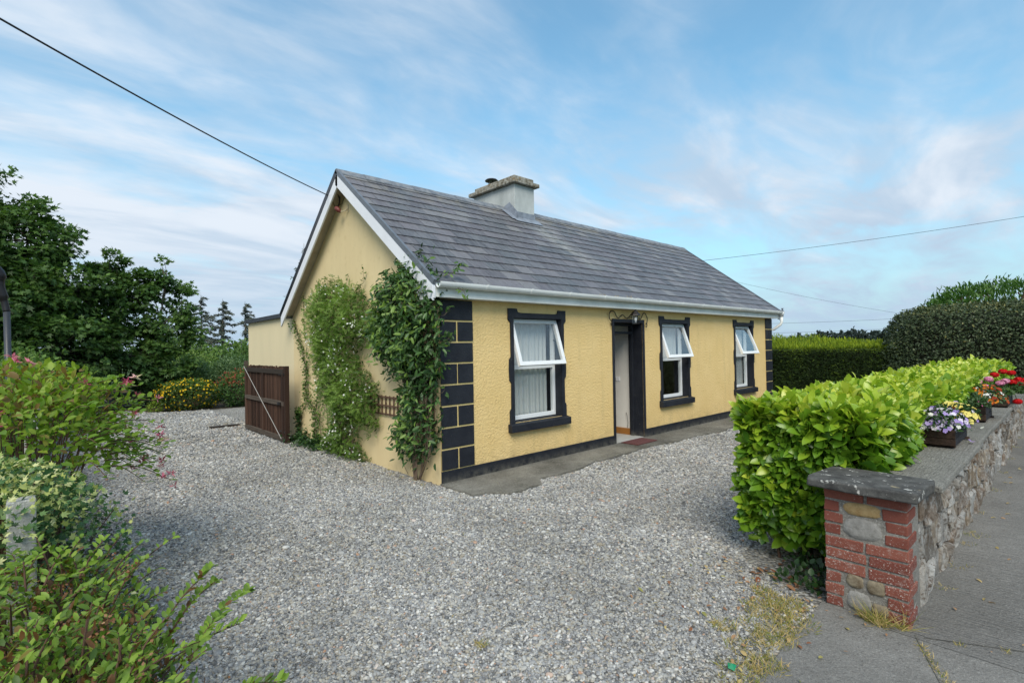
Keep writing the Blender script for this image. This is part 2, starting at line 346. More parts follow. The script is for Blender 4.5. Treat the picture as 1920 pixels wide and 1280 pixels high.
L_PALE = leafmat('grey_green_shrub_leaf', [(0., (.03, .065, .025)), (.5, (.075, .14, .055)), (1., (.17, .26, .12))], .6, .35)
L_DEAD = leafmat('fallen_leaf', [(0., (.20, .07, .03)), (.5, (.42, .26, .14)), (.8, (.50, .40, .16)), (1., (.18, .20, .05))], .7, .15)
L_GRASS = leafmat('grass_blade', [(0., (.10, .16, .02)), (.35, (.26, .28, .06)), (.65, (.48, .38, .14)), (1., (.56, .42, .22))], .6, .3)
F_WHITE = petalmat('white_petal', [(0., (.75, .76, .72)), (1., (.86, .86, .84))])
F_YEL = petalmat('yellow_petal', [(0., (.75, .42, .01)), (1., (.85, .62, .03))])
F_PANSY = petalmat('pale_yellow_petal', [(0., (.80, .58, .06)), (1., (.86, .76, .24))])
F_VIO = petalmat('violet_petal', [(0., (.30, .19, .58)), (.5, (.52, .42, .76)), (.75, (.78, .72, .86)), (1., (.86, .86, .82))])
F_ORG = petalmat('orange_petal', [(0., (.30, .03, .01)), (.6, (.65, .14, .01)), (1., (.80, .30, .02))])
F_RED = petalmat('red_petal', [(0., (.42, .003, .006)), (1., (.70, .012, .015))])
F_PINK = petalmat('pink_petal', [(0., (.62, .16, .34)), (1., (.78, .42, .58))])
F_HON = petalmat('honeysuckle_petal', [(0., (.32, .03, .09)), (.5, (.58, .16, .25)), (.8, (.80, .50, .50)), (1., (.84, .74, .42))])
F_REDB = petalmat('dull_red_bloom', [(0., (.30, .04, .03)), (1., (.52, .13, .09))])

# ------------------------------------------------------------------ object helpers
def tag(o, label=None, cat=None, group=None, kind=None):
    if label: o['label'] = label
    if cat: o['category'] = cat
    if group: o['group'] = group
    if kind: o['kind'] = kind
    return o
def thing(name, label, cat, loc=(0, 0, 0), group=None):
    o = bpy.data.objects.new(name, None); o.location = loc; o.empty_display_size = .1
    COL.objects.link(o); return tag(o, label, cat, group)
def attach(o, parent):
    if parent is None: return o
    o.parent = parent
    if parent.type == 'EMPTY' and parent.parent is None:
        o.matrix_parent_inverse = Matrix.Translation(-Vector(parent.location))
    return o
def link(name, me, parent=None):
    o = bpy.data.objects.new(name, me); COL.objects.link(o); return attach(o, parent)
def mesh(name, V, F, mat, smooth=False):
    me = bpy.data.meshes.new(name); me.from_pydata([tuple(map(float, v)) for v in V], [], F); me.materials.append(mat)
    if smooth: me.polygons.foreach_set('use_smooth', [True] * len(me.polygons))
    me.update(); return me
class MB:
    def __init__(s): s.V = []; s.F = []
    def add(s, V, F):
        n = len(s.V); s.V += [tuple(v) for v in V]; s.F += [tuple(i + n for i in f) for f in F]; return s
    def box(s, a, b):
        x0, y0, z0 = a; x1, y1, z1 = b
        return s.add([(x0, y0, z0), (x1, y0, z0), (x1, y1, z0), (x0, y1, z0), (x0, y0, z1), (x1, y0, z1), (x1, y1, z1), (x0, y1, z1)],
                     [(0, 3, 2, 1), (4, 5, 6, 7), (0, 1, 5, 4), (1, 2, 6, 5), (2, 3, 7, 6), (3, 0, 4, 7)])
    def prism(s, poly, d, flip=False):
        n = len(poly); P = [Vector(p) for p in poly]; d = Vector(d)
        return s.add(P + [p + d for p in P], [tuple(range(n))[::-1], tuple(range(n, 2 * n))] + [(i, (i + 1) % n, n + (i + 1) % n, n + i) for i in range(n)])
    def tube(s, pts, r, seg=8, cap=True, closed=False):
        pts = [Vector(p) for p in pts]; n = len(pts); rr = r if hasattr(r, '__len__') else [r] * n
        V = []; a = None
        for i, p in enumerate(pts):
            t = (pts[min(i + 1, n - 1)] - pts[max(i - 1, 0)])
            if t.length < 1e-9: t = Vector((0, 0, 1))
            t.normalize()
            if a is None:
                a = t.cross(Vector((0, 0, 1)) if abs(t.z) < .9 else Vector((1, 0, 0))).normalized()
            else:
                a = (a - t * a.dot(t)).normalized()
            b = t.cross(a)
            for j in range(seg):
                q = 2 * math.pi * j / seg; V.append(p + (a * math.cos(q) + b * math.sin(q)) * rr[i])
        F = [(i * seg + j, i * seg + (j + 1) % seg, (i + 1) * seg + (j + 1) % seg, (i + 1) * seg + j) for i in range(n - 1) for j in range(seg)]
        if cap: F += [tuple(range(seg))[::-1], tuple((n - 1) * seg + j for j in range(seg))]
        return s.add(V, F)
    def lathe(s, prof, c, seg=16):
        c = Vector(c); V = []; n = len(prof)
        for r, z in prof:
            for j in range(seg):
                q = 2 * math.pi * j / seg; V.append(c + Vector((r * math.cos(q), r * math.sin(q), z)))
        F = [(i * seg + j, i * seg + (j + 1) % seg, (i + 1) * seg + (j + 1) % seg, (i + 1) * seg + j) for i in range(n - 1) for j in range(seg)]
        F += [tuple(range(seg))[::-1], tuple((n - 1) * seg + j for j in range(seg))]
        return s.add(V, F)
    def build(s, name, mat, parent=None, smooth=False, bevel=0, label=None):
        me = mesh(name, s.V, s.F, mat, smooth); o = link(name, me, parent)
        if bevel:
            b = o.modifiers.new('bevel', 'BEVEL'); b.width = bevel; b.segments = 2; b.limit_method = 'ANGLE'
        if label: o['label'] = label
        return o
def arc_smooth(o, ang=40):
    return o

def nrm(a):
    a = np.asarray(a, float); return a / (np.linalg.norm(a, axis=-1, keepdims=True) + 1e-9)
TPL = {}
def tpl(name, V, F): TPL[name] = (np.array(V, float), F)
tpl('diamond', [(0, 0, 0), (.5, .5, .06), (1, 0, -.04), (.5, -.5, .06)], [(0, 2, 1), (0, 3, 2)])
tpl('hex', [(0, 0, 0), (.35, .5, .05), (.75, .34, 0), (1, 0, -.08), (.75, -.34, 0), (.35, -.5, .05)], [(0, 3, 2, 1), (0, 5, 4, 3)])
tpl('oval', [(0, 0, 0), (.32, .46, .05), (.32, 0, 0), (.32, -.46, .05), (.72, .40, .02), (.72, 0, -.04), (.72, -.40, .02), (1, 0, -.13)],
    [(0, 2, 1), (0, 3, 2), (2, 5, 4, 1), (3, 6, 5, 2), (5, 7, 4), (6, 7, 5)])
_v = []; _f = []
for i, (x, w, z) in enumerate([(0, .03, 0), (.12, .16, .012), (.35, .42, .03), (.62, .5, .02), (.85, .32, -.025), (1., .03, -.09)]):
    _v += [(x, w, z + w * .10), (x, 0, z), (x, -w, z + w * .10)]
for i in range(5):
    a = i * 3; _f += [(a, a + 1, a + 4, a + 3), (a + 1, a + 2, a + 5, a + 4)]
tpl('laurel', _v, _f)
_v = [(0, 0, 0)]; _f = []
for i, (a, r) in enumerate([(-75, .42), (-48, .40), (-38, .78), (-18, .50), (0, 1.), (18, .50), (38, .78), (48, .40), (75, .42)]):
    _v.append((r * math.cos(rad(a)), r * math.sin(rad(a)), -.08 * r * r))
for i in range(1, 9): _f.append((0, i, i + 1))
tpl('palmate', _v, _f)
_v = []; _f = []
for i in range(5):
    a = 2 * math.pi * i / 5; b = 2 * math.pi / 11
    n0 = len(_v); _v += [(0, 0, 0), (.42 * math.cos(a - b), .42 * math.sin(a - b), .08), (.5 * math.cos(a), .5 * math.sin(a), .05), (.42 * math.cos(a + b), .42 * math.sin(a + b), .08)]
    _f.append((n0, n0 + 1, n0 + 2, n0 + 3))
tpl('flower', _v, _f)
tpl('blade', [(0, .5, 0), (0, -.5, 0), (.5, -.35, .06), (.5, .35, .06), (1, 0, -.05)], [(0, 1, 2, 3), (3, 2, 4)])
_v = []; _f = []
for i in range(7):      # fern-like spray with seven narrow leaflets
    x = .12 + .13 * i; sgn = 1 if i % 2 else -1
    if i == 6: a, bx = (1.0, 0, -.05), (.82, .07, 0)
    n0 = len(_v); ln = .34 if i < 6 else .25
    dx, dy = (.55, .83 * sgn) if i < 6 else (1, 0)
    px2, py2 = -dy * .11, dx * .11
    _v += [(x, 0, 0), (x + dx * ln * .5 + px2, dy * ln * .5 + py2, .03), (x + dx * ln, dy * ln, -.03), (x + dx * ln * .5 - px2, dy * ln * .5 - py2, .03)]
    _f.append((n0, n0 + 1, n0 + 2, n0 + 3))
tpl('pinnate', _v, _f)

def scatter_mesh(name, shape, P, D, Nn, L, Wd, tint, mat, parent=None, kind=None, smooth=True):
    """one mesh of many leaves: P origins, D leaf directions, Nn leaf normals, L lengths, Wd widths"""
    tv, tf = TPL[shape]; n = len(P); P = np.asarray(P, float)
    D = nrm(D); Nn = nrm(Nn - (Nn * D).sum(1, keepdims=True) * D); B = np.cross(Nn, D)
    L = np.broadcast_to(L, (n,)); Wd = np.broadcast_to(Wd, (n,))
    V = (P[:, None, :] + tv[None, :, 0, None] * (D * L[:, None])[:, None, :] + tv[None, :, 1, None] * (B * Wd[:, None])[:, None, :]
         + tv[None, :, 2, None] * (Nn * L[:, None])[:, None, :]).reshape(-1, 3)
    k_ = len(tv); sizes = np.array([len(f) for f in tf]); flat = np.array([i for f in tf for i in f])
    idx = (flat[None, :] + (np.arange(n) * k_)[:, None]).ravel()
    tot = np.tile(sizes, n); st = np.concatenate(([0], np.cumsum(tot)[:-1]))
    me = bpy.data.meshes.new(name); me.vertices.add(len(V)); me.vertices.foreach_set('co', V.ravel())
    me.loops.add(len(idx)); me.loops.foreach_set('vertex_index', idx.astype(np.int32))
    me.polygons.add(len(tot)); me.polygons.foreach_set('loop_start', st.astype(np.int32)); me.polygons.foreach_set('loop_total', tot.astype(np.int32))
    if smooth: me.polygons.foreach_set('use_smooth', np.ones(len(tot), bool))
    a = me.attributes.new('tint', 'FLOAT', 'POINT'); a.data.foreach_set('value', np.repeat(np.clip(tint, 0, 1), k_).astype(np.float32))
    me.materials.append(mat); me.update(); me.validate()
    o = link(name, me, parent)
    if kind: o['kind'] = kind
    elif parent is not None and n > 15 and name in ('flower', 'bud', 'seed_head'): o['kind'] = 'stuff'
    return o
def runit(n): return nrm(R.normal(size=(n, 3)))
def wob(P, f, seed=0.):
    """smooth pseudo noise -1..1"""
    P = np.asarray(P); a = np.sin(P[:, 0] * f + 1.3 + seed) * np.sin(P[:, 1] * f * 1.1 + .7 + seed * 2) + np.sin(P[:, 2] * f * .9 + 2.1 + seed) * np.sin(P[:, 0] * f * .53 + P[:, 1] * f * .71 + seed)
    return a * .5

def foliage_on(name, shape, P, out, size, aspect, tint, mat, parent=None, jit=.6, lift=.25, droop=0., kind=None):
    n = len(P); d = nrm(out * .55 + runit(n) * jit + np.array([0, 0, lift])); nn = nrm(out * .6 + np.array([0, 0, .55]) + runit(n) * .45)
    d = d + np.array([0, 0, -droop])
    L = size * R.uniform(.65, 1.2, n)
    return scatter_mesh(name, shape, P, d, nn, L, L * aspect * R.uniform(.85, 1.15, n), tint, mat, parent, kind)

def stems(name, lines, mat, parent, seg=5):
    mb = MB()
    for pts, r in lines: mb.tube(pts, r, seg, cap=False)
    return mb.build(name, mat, parent, smooth=True)

# ------------------------------------------------------------------ ground
def sheet(name, poly, z, mat, kind='structure', label=None, thick=0):
    V = [(x, y, z) for x, y in poly]
    o = link(name, mesh(name, V, [tuple(range(len(V)))], mat)); tag(o, label, None, None, kind); return o
sheet('ground', [(-700, -700), (900, -700), (900, 900), (-700, 900)], -.03, M_GRASS, label='green grassland reaching to the horizon')
grav = [(-2.75, -4.16), (.02, -4.16), (.4, -3.55), (.55, -3.45), (12.4, -3.45), (12.4, 0), (10.4, 0), (0, 0), (0, 5), (0, 8.1), (6, 8.1), (6, 12.2), (.9, 12.0), (.2, 12.0), (-.6, 12.05), (-1.4, 12.6), (-1.9, 13.9), (-3.4, 15.2), (-3.62, 15.2), (-3.62, -4.16)]
gsh = sheet('gravel_bed', [(-3.75, -4.2), (12.4, -4.2), (12.4, 15.6), (-3.75, 15.6)], 0., M_GRAVBED, label='grey gravel driveway in front of and beside the cottage')
sheet('footpath', [(.016, -6.7), (60, -6.7), (60, -4.51), (.016, -4.51)], .012, M_PATH, label='grey brushed concrete footpath running along the stone wall')
sheet('entrance_apron', [(-9., -6.7), (.012, -6.7), (.012, -4.505), (.13, -4.505), (.13, -4.165), (-.9, -4.20), (-1.6, -4.26), (-9., -4.3)], .012, M_PATH2, label='grey concrete entrance slab in front of the gravel')
sheet('road', [(-60, -14), (60, -14), (60, -6.72), (-60, -6.72)], -.01, M_ASPH, label='dark asphalt road behind the footpath')
# concrete apron along the cottage front, irregular edge
ap = []
for i in range(60):
    x = -.02 + i * 10.35 / 59
    y = -.62 - .06 * math.sin(x * 1.3) - .03 * math.sin(x * 4.3 + 1) + random.uniform(-.025, .025) - (.24 if .2 < x < .9 else 0)
    ap.append((x, y))
mb = MB(); mb.prism([(-.02, -.001, 0.008), ] + [(x, y, 0.008) for x, y in ap] + [(10.33, -.001, 0.008)], (0, 0, .022))
o = mb.build('apron', M_APRON); tag(o, 'stained dark concrete strip along the foot of the yellow front wall', None, None, 'structure')
# planting bed beyond the gravel
sheet('border_bed', [(-3.55, 16.5), (-3.55, 15.1), (-2.2, 14.1), (-1.45, 12.6), (-.6, 12.05), (.5, 11.95), (1.2, 12.0), (6.5, 12.1), (6.5, 26), (-3.55, 26)], .006, M_SOILB, label='dark soil border beyond the gravel')
sheet('shrub_bed', [(-6.5, -4.25), (-3.15, -4.25), (-3.1, -1.), (-3.2, 4), (-3.25, 15), (-9, 26), (-14, 26), (-6.5, 5)], .008, M_SOILB, label='dark soil bed under the shrubs on the left')

# joints in the concrete
for pts in ([(.05, -4.66), (-.55, -4.9), (-1.2, -5.0)], [(.05, -4.70), (.35, -5.25), (.9, -6.4)]):
    mb = MB(); q = [Vector((x, y, .012)) for x, y in pts]
    for a, b in zip(q[:-1], q[1:]):
        d = (b - a).normalized(); s = Vector((-d.y, d.x, 0)) * .0035
        mb.box((0, 0, 0), (0, 0, 0)) if False else mb.add([a - s, b - s, b + s, a + s], [(0, 1, 2, 3)])
    V = [(v[0], v[1], .0165) for v in mb.V]; mb.V = V
    o = mb.build('concrete_joint', M_APRON); tag(o, None, None, None, 'structure')

# pebbles -----------------------------------------------------------
def inpoly(x, y, poly):
    ins = np.zeros(len(x), bool); j = len(poly) - 1
    for i in range(len(poly)):
        xi, yi = poly[i]; xj, yj = poly[j]
        cnd = ((yi > y) != (yj > y)) & (x < (xj - xi) * (y - yi) / (yj - yi + 1e-12) + xi); ins ^= cnd; j = i
    return ins
def pebbles():
    out = []
    for (d0, d1, dens, sz) in ((0, 4.2, 7600, .0073), (4.2, 7., 5000, .0085), (7., 10.5, 2700, .0106), (10.5, 19., 900, .0165)):
        A = 15.8 * 19; n = int(A * dens)
        x = R.uniform(-3.6, 12.2, n); y = R.uniform(-4.2, 14.8, n)
        dd = np.hypot(x - CAM.x, y - CAM.y); k_ = (dd >= d0) & (dd < d1) & inpoly(x, y, grav)
        apx = np.array([a for a, b in ap]); apy = np.array([b for a, b in ap])
        k_ &= ~((x > -.02) & (x < 10.35) & (y > np.interp(x, apx, apy)))
        # only in front of the view cone plus margin
        fx, fy = fwd.x, fwd.y; dep = (x - CAM.x) * fx + (y - CAM.y) * fy; lat = np.abs((x - CAM.x) * fy - (y - CAM.y) * fx)
        k_ &= (dep > .8) & (lat < dep * 1.25 + 1.2)
        k_ &= ~((x > -1.5) & (y < -3.95 - .0 * x) & (R.random(n) < .45))
        x, y = x[k_], y[k_]; m = len(x)
        s = sz * R.lognormal(0, .28, m)
        sc = np.stack([s * R.uniform(.9, 1.5, m), s * R.uniform(.8, 1.15, m), s * R.uniform(.55, .85, m)], 1)
        out.append((np.stack([x, y, s * R.uniform(.0, .45, m)], 1), sc))
    P = np.concatenate([a for a, b in out]); Sc = np.concatenate([b for a, b in out]); n = len(P)
    me = bpy.data.meshes.new('gravel'); me.vertices.add(n); me.vertices.foreach_set('co', P.ravel())
    for nm, typ, dat in (('scl', 'FLOAT_VECTOR', Sc), ('rot', 'FLOAT_VECTOR', np.stack([R.normal(0, .35, n), R.normal(0, .35, n), R.uniform(0, 6.28, n)], 1)), ('tint', 'FLOAT', R.random(n))):
        a = me.attributes.new(nm, typ, 'POINT'); a.data.foreach_set('vector' if typ != 'FLOAT' else 'value', dat.astype(np.float32).ravel())
    me.materials.append(M_PEB)
    o = link('gravel', me); tag(o, 'loose grey pebbles of the gravel driveway', 'gravel', None, 'stuff')
    g = bpy.data.node_groups.new('gravel_nodes', 'GeometryNodeTree')
    g.interface.new_socket('Geometry', in_out='INPUT', socket_type='NodeSocketGeometry'); g.interface.new_socket('Geometry', in_out='OUTPUT', socket_type='NodeSocketGeometry')
    gi = g.nodes.new('NodeGroupInput'); go = g.nodes.new('NodeGroupOutput')
    ico = g.nodes.new('GeometryNodeMeshIcoSphere'); ico.inputs['Radius'].default_value = 1.; ico.inputs['Subdivisions'].default_value = 2
    sp = g.nodes.new('GeometryNodeSetPosition'); nz = g.nodes.new('ShaderNodeTexNoise'); nz.inputs['Scale'].default_value = 1.1
    sb = g.nodes.new('ShaderNodeVectorMath'); sb.operation = 'SUBTRACT'; sb.inputs[1].default_value = (.5, .5, .5)
    sc_ = g.nodes.new('ShaderNodeVectorMath'); sc_.operation = 'SCALE'; sc_.inputs['Scale'].default_value = .9
    g.links.new(nz.outputs['Color'], sb.inputs[0]); g.links.new(sb.outputs[0], sc_.inputs[0]); g.links.new(sc_.outputs[0], sp.inputs['Offset']); g.links.new(ico.outputs['Mesh'], sp.inputs['Geometry'])
    sm = g.nodes.new('GeometryNodeSetShadeSmooth'); g.links.new(sp.outputs[0], sm.inputs[0])
    mt = g.nodes.new('GeometryNodeSetMaterial'); mt.inputs['Material'].default_value = M_PEB; g.links.new(sm.outputs[0], mt.inputs[0])
    iop = g.nodes.new('GeometryNodeInstanceOnPoints'); g.links.new(gi.outputs[0], iop.inputs['Points']); g.links.new(mt.outputs[0], iop.inputs['Instance'])
    for nm, sock in (('rot', 'Rotation'), ('scl', 'Scale')):
        na = g.nodes.new('GeometryNodeInputNamedAttribute'); na.data_type = 'FLOAT_VECTOR'; na.inputs['Name'].default_value = nm
        g.links.new(na.outputs[0], iop.inputs[sock])
    g.links.new(iop.outputs[0], go.inputs[0])
    md = o.modifiers.new('gravel', 'NODES'); md.node_group = g
    print('pebbles', n)
pebbles()

# ------------------------------------------------------------------ cottage
LEN, DEP, HE, HR = 10.34, 4.98, 2.31, 4.53
T = .30
house = thing('cottage', 'single storey yellow cottage with grey slate roof and black quoins', 'house', (0, 0, 0))
ZT, ZSB = 2.24, .516            # surround top, sill bottom
WINS = [(1.14, 2.33), (4.98, 6.14), (8.11, 9.23)]
OPZ0, OPZ1 = .64, 2.11
DL, DR, DZ = 3.52, 4.485, 2.153
DOL, DOR, DOZ = 3.575, 4.43, 2.095
ops = [(a + .1, b - .1, OPZ0, OPZ1) for a, b in WINS] + [(DOL, DOR, 0.0, DOZ)]
def wall_front():
    us = sorted({0., LEN} | {o[0] for o in ops} | {o[1] for o in ops}); zs = sorted({0., HE + .12} | {o[2] for o in ops} | {o[3] for o in ops})
    V = []; F = []; idx = {}
    def vi(x, y, z):
        k_ = (round(x, 4), y, round(z, 4))
        if k_ not in idx: idx[k_] = len(V); V.append((x, y, z))
        return idx[k_]
    hole = lambda x, z: any(o[0] < x < o[1] and o[2] < z < o[3] for o in ops)
    for i in range(len(us) - 1):
        for j in range(len(zs) - 1):
            a, b, c, d = us[i], us[i + 1], zs[j], zs[j + 1]
            if hole((a + b) / 2, (c + d) / 2): continue
            F.append((vi(a, 0, c), vi(b, 0, c), vi(b, 0, d), vi(a, 0, d)))
            F.append((vi(a, T, c), vi(a, T, d), vi(b, T, d), vi(b, T, c)))
    return V, F
V, F = wall_front()
link('front_wall', mesh('front_wall', V, F, M_FRONT), house)
# near gable: pentagon, 0.3 thick; starts just behind the front face so that no faces share a plane
def roofz(y): return 2.5 + (y + .2) * (HR - 2.5) / 2.69 if y < 2.49 else HR - (y - 2.49) * (HR - 2.42) / 2.66
def gable(x0, x1, name):
    prof = [(.0, 0), (0., roofz(0) - .09), (2.49, HR - .09), (DEP, roofz(DEP) - .09), (DEP, 0)]
    return MB().prism([(x0, y, z) for y, z in prof], (x1 - x0, 0, 0)).build(name, M_GABLE, house)
gable(-.003, .30, 'gable_wall'); gable(LEN - .3, LEN + .003, 'gable_wall')
MB().box((.3, DEP - .3, 0), (LEN - .3, DEP, HE)).build('rear_wall', M_GABLE, house)
MB().box((.301, .301, 0.0), (LEN - .301, DEP - .301, .03)).build('floor', M_FLOOR, house)
MB().box((.301, .301, 2.36), (LEN - .301, DEP - .301, 2.40)).build('ceiling', M_CEIL, house)
for x0, x1, mt_ in ((3.28, 3.38, M_HALL), (4.452, 4.55, M_HALL), (7.1, 7.2, M_ROOM)):
    MB().box((x0, .302, .031), (x1, DEP - .302, 2.359)).build('partition_wall', mt_, house)
MB().box((3.381, 2.6, .031), (4.451, 2.7, 2.359)).build('hall_end_wall', M_HALL, house)
MB().box((4.56, 2.2, .031), (7.09, 2.3, 2.359)).build('room_wall', M_ROOM, house)
sk = MB().box((4.430, .305, .032), (4.451, 2.6, .15)); sk.build('skirting_board', M_PINE, house, bevel=.004)
sw = MB().box((4.441, .52, 1.02), (4.4515, .61, 1.105)).build('light_switch', M_SWITCH, house, bevel=.003)
MB().tube([(4.436, .36, .16), (4.425, .34, .26), (4.42, .35, .38), (4.43, .38, .44), (4.44, .39, .42)], .0035, 6).build('loose_cable', M_WIRE, house)

# plinth (black band), broken by the door
pl = MB().prism([(-.001, -.002, 0), (DOL - .001, -.002, 0), (DOL - .001, -.022, 0), (-.012, -.022, 0)], (0, 0, .172)); pl.build('plinth', M_BLACK, house, bevel=.004)
pl = MB().prism([(DR + .001, -.002, 0), (LEN + .012, -.002, 0), (LEN + .012, -.022, 0), (DR + .001, -.022, 0)], (0, 0, .172)); pl.build('plinth', M_BLACK, house, bevel=.004)
# quoins: the yellow joint shows between black painted blocks
def quoins(x0, x1, first_full):
    hh = (HE - .175) / 8
    MB().box((min(x0, x1), -.006, .173), (max(x0, x1), -.0015, HE)).build('quoin_joint', M_BAND, house)
    for r in range(8):
        z1 = HE - r * hh - (.004 if r == 0 else .011); z0 = HE - (r + 1) * hh + .011
        full = (r % 2 == 0)
        xs = [(x0, x1)] if full else [(x0, (x0 + x1) / 2 - .011), ((x0 + x1) / 2 + .011, x1)]
        for a, b in xs:
            a += random.uniform(-.003, .003); b += random.uniform(-.004, .004)
            MB().box((a, -.017 - random.uniform(0, .003), z0), (b, -.006, z1)).build('quoin_block', M_BLACK, house, bevel=.004)
quoins(.004, .515, True); quoins(9.925, LEN - .004, True)

# windows
def mirror_profile(W):
    """right-hand outer half-profile (x, z) from sill upwards"""
    p = [(W - .012, OPZ0 - .01), (W - .012, .80), (W - .022, .825), (W - .042, .84)]
    zm = 1.38
    p += [(W - .046, zm - .19), (W - .034, zm - .165), (W - .014, zm - .15), (W - .010, zm - .08), (W - .006, zm), (W - .010, zm + .08), (W - .014, zm + .15), (W - .034, zm + .165), (W - .046, zm + .19)]
    p += [(W - .042, ZT - .20), (W - .022, ZT - .18), (W, ZT - .16), (W, ZT), (W - .17, ZT), (W - .175, ZT - .03), (W - .19, ZT - .05), (W - .24, ZT - .058)]
    return p
def window(a, b, ang, sash_len, kind):
    uc = (a + b) / 2; Wd = (b - a) / 2; wo = Wd - .1
    w = bpy.data.objects.new('window', None); w.empty_display_size = .1; COL.objects.link(w); w.parent = house
    # raised black surround
    P = mirror_profile(Wd); k0 = P.index((Wd, ZT)); side = [p for p in P[:k0] if p[1] < OPZ1] + [(Wd, OPZ1)]; topc = P[k0:]
    V = []; F = []
    def addq(q):
        n0 = len(V); V.extend(q); F.append(tuple(range(n0, n0 + len(q))))
    for sg in (1, -1):
        for (xa, za), (xb, zb) in zip(side[:-1], side[1:]):
            q = [(uc + sg * wo, -.020, za), (uc + sg * xa, -.020, za), (uc + sg * xb, -.020, zb), (uc + sg * wo, -.020, zb)]; addq(q if sg > 0 else q[::-1])
        for (xa, za), (xb, zb) in zip(topc[:-1], topc[1:]):
            q = [(uc + sg * xa, -.020, OPZ1), (uc + sg * xa, -.020, za), (uc + sg * xb, -.020, zb), (uc + sg * xb, -.020, OPZ1)]; addq(q if sg > 0 else q[::-1])
    xl = topc[-1][0]; addq([(uc - xl, -.020, OPZ1), (uc + xl, -.020, OPZ1), (uc + xl, -.020, topc[-1][1]), (uc - xl, -.020, topc[-1][1])])
    bm = bmesh.new(); me0 = mesh('surround', V, F, M_BLACK); bm.from_mesh(me0); bmesh.ops.remove_doubles(bm, verts=bm.verts[:], dist=1e-5)
    r = bmesh.ops.extrude_face_region(bm, geom=bm.faces[:])
    for v in r['geom']:
        if isinstance(v, bmesh.types.BMVert): v.co.y = .001
    bmesh.ops.recalc_face_normals(bm, faces=bm.faces[:]); bm.to_mesh(me0); bm.free(); link('surround', me0, w)
    x0, x1 = uc - wo, uc + wo
    # reveals
    t = .003
    rv = MB()
    rv.box((x0 - t, .002, OPZ0 - .012), (x0 + t, T - .001, OPZ1)); rv.box((x1 - t, .002, OPZ0 - .012), (x1 + t, T - .001, OPZ1)); rv.box((x0 + t, .002, OPZ1 - t), (x1 - t, T - .001, OPZ1 + t))
    rv.build('reveal', M_BLACK, w)
    sl = MB().prism([(a - .02, -.085, ZSB), (a - .02, .15, ZSB), (a - .02, .15, .645), (a - .02, -.0, .640), (a - .02, -.085, .615)], (b - a + .04, 0, 0))
    # notch the sill so that only the middle runs into the reveal
    sl = MB()
    sl.prism([(a - .02, -.085, ZSB), (a - .02, -.001, ZSB), (a - .02, -.001, .636), (a - .02, -.085, .618)], (b - a + .04, 0, 0))
    sl.prism([(x0 + .004, -.003, ZSB + .02), (x0 + .004, T - .002, ZSB + .02), (x0 + .004, T - .002, .655), (x0 + .004, -.003, .634)], (x1 - x0 - .008, 0, 0))
    sl.build('sill', M_BLACK, w, bevel=.006)
    # uPVC frame, recessed
    y0, y1 = .125, .185; g = .004
    zt = 1.405
    fr = MB(); fw = .048
    X0, X1, Z0, Z1 = x0 + g, x1 - g, .652, OPZ1 - g
    fr.box((X0, y0, Z0), (X0 + fw, y1, Z1)); fr.box((X1 - fw, y0, Z0), (X1, y1, Z1)); fr.box((X0 + fw, y0, Z0), (X1 - fw, y1, Z0 + fw + .01)); fr.box((X0 + fw, y0, Z1 - fw), (X1 - fw, y1, Z1)); fr.box((X0 + fw, y0, zt - .03), (X1 - fw, y1, zt + .03))
    o = fr.build('frame', M_WHITE, w, bevel=.003)
    MB().box((X0 + fw, .150, Z0 + fw + .01), (X1 - fw, .156, zt - .03)).build('pane', M_GLASS, w)
    # gasket line
    # top hung sash, open outwards at the bottom
    sh = MB(); H = sash_len; bw = .058; L0, L1 = X0 + .012, X1 - .012
    def pt(u, d, dy):           # d metres down the sash from its hinge, dy metres in front of its plane
        return (u, y0 - .004 - math.sin(ang) * d - math.cos(ang) * dy, Z1 - .02 - math.cos(ang) * d + math.sin(ang) * dy)
    def bx(u0, u1, d0, d1, e0, e1, mb_):
        V = [pt(u, d, e) for d in (d0, d1) for e in (e0, e1) for u in (u0, u1)]
        mb_.add(V, [(0, 1, 3, 2), (4, 6, 7, 5), (0, 4, 5, 1), (2, 3, 7, 6), (0, 2, 6, 4), (1, 5, 7, 3)])
    bx(L0, L0 + bw, 0, H, 0, .05, sh); bx(L1 - bw, L1, 0, H, 0, .05, sh); bx(L0 + bw, L1 - bw, 0, bw, 0, .05, sh); bx(L0 + bw, L1 - bw, H - bw, H, 0, .05, sh)
    s_o = sh.build('sash', M_WHITE, w, bevel=.003)
    pn = MB(); bx(L0 + bw, L1 - bw, bw, H - bw, .022, .028, pn); link('sash_pane', mesh('sash_pane', pn.V, pn.F, M_GLASS), w)
    for uu in (L0 + .02, L1 - .02):
        MB().tube([pt(uu, H * .55, -.004), (uu, y0 + .01, Z1 - .30)], .006, 5).build('stay', M_IRON, w)
    # net curtain with folds
    def curtain(ua, ub, za, zb, yb, name='curtain', amp=.016, fr_=64.):
        n = max(24, int((ub - ua) * 150)); V = []; F = []
        for i in range(n + 1):
            u = ua + (ub - ua) * i / n; y = yb + amp * math.sin(u * fr_ + 1.5 * math.sin(u * 9)) + .4 * amp * math.sin(u * fr_ * 2.3)
            V += [(u, y, za), (u + .004 * math.sin(u * 31), y * 1.01, (za + zb) / 2), (u, y, zb)]
        for i in range(n): a_ = i * 3; F += [(a_, a_ + 3, a_ + 4, a_ + 1), (a_ + 1, a_ + 4, a_ + 5, a_ + 2)]
        link(name, mesh(name, V, F, M_NET, True), w)
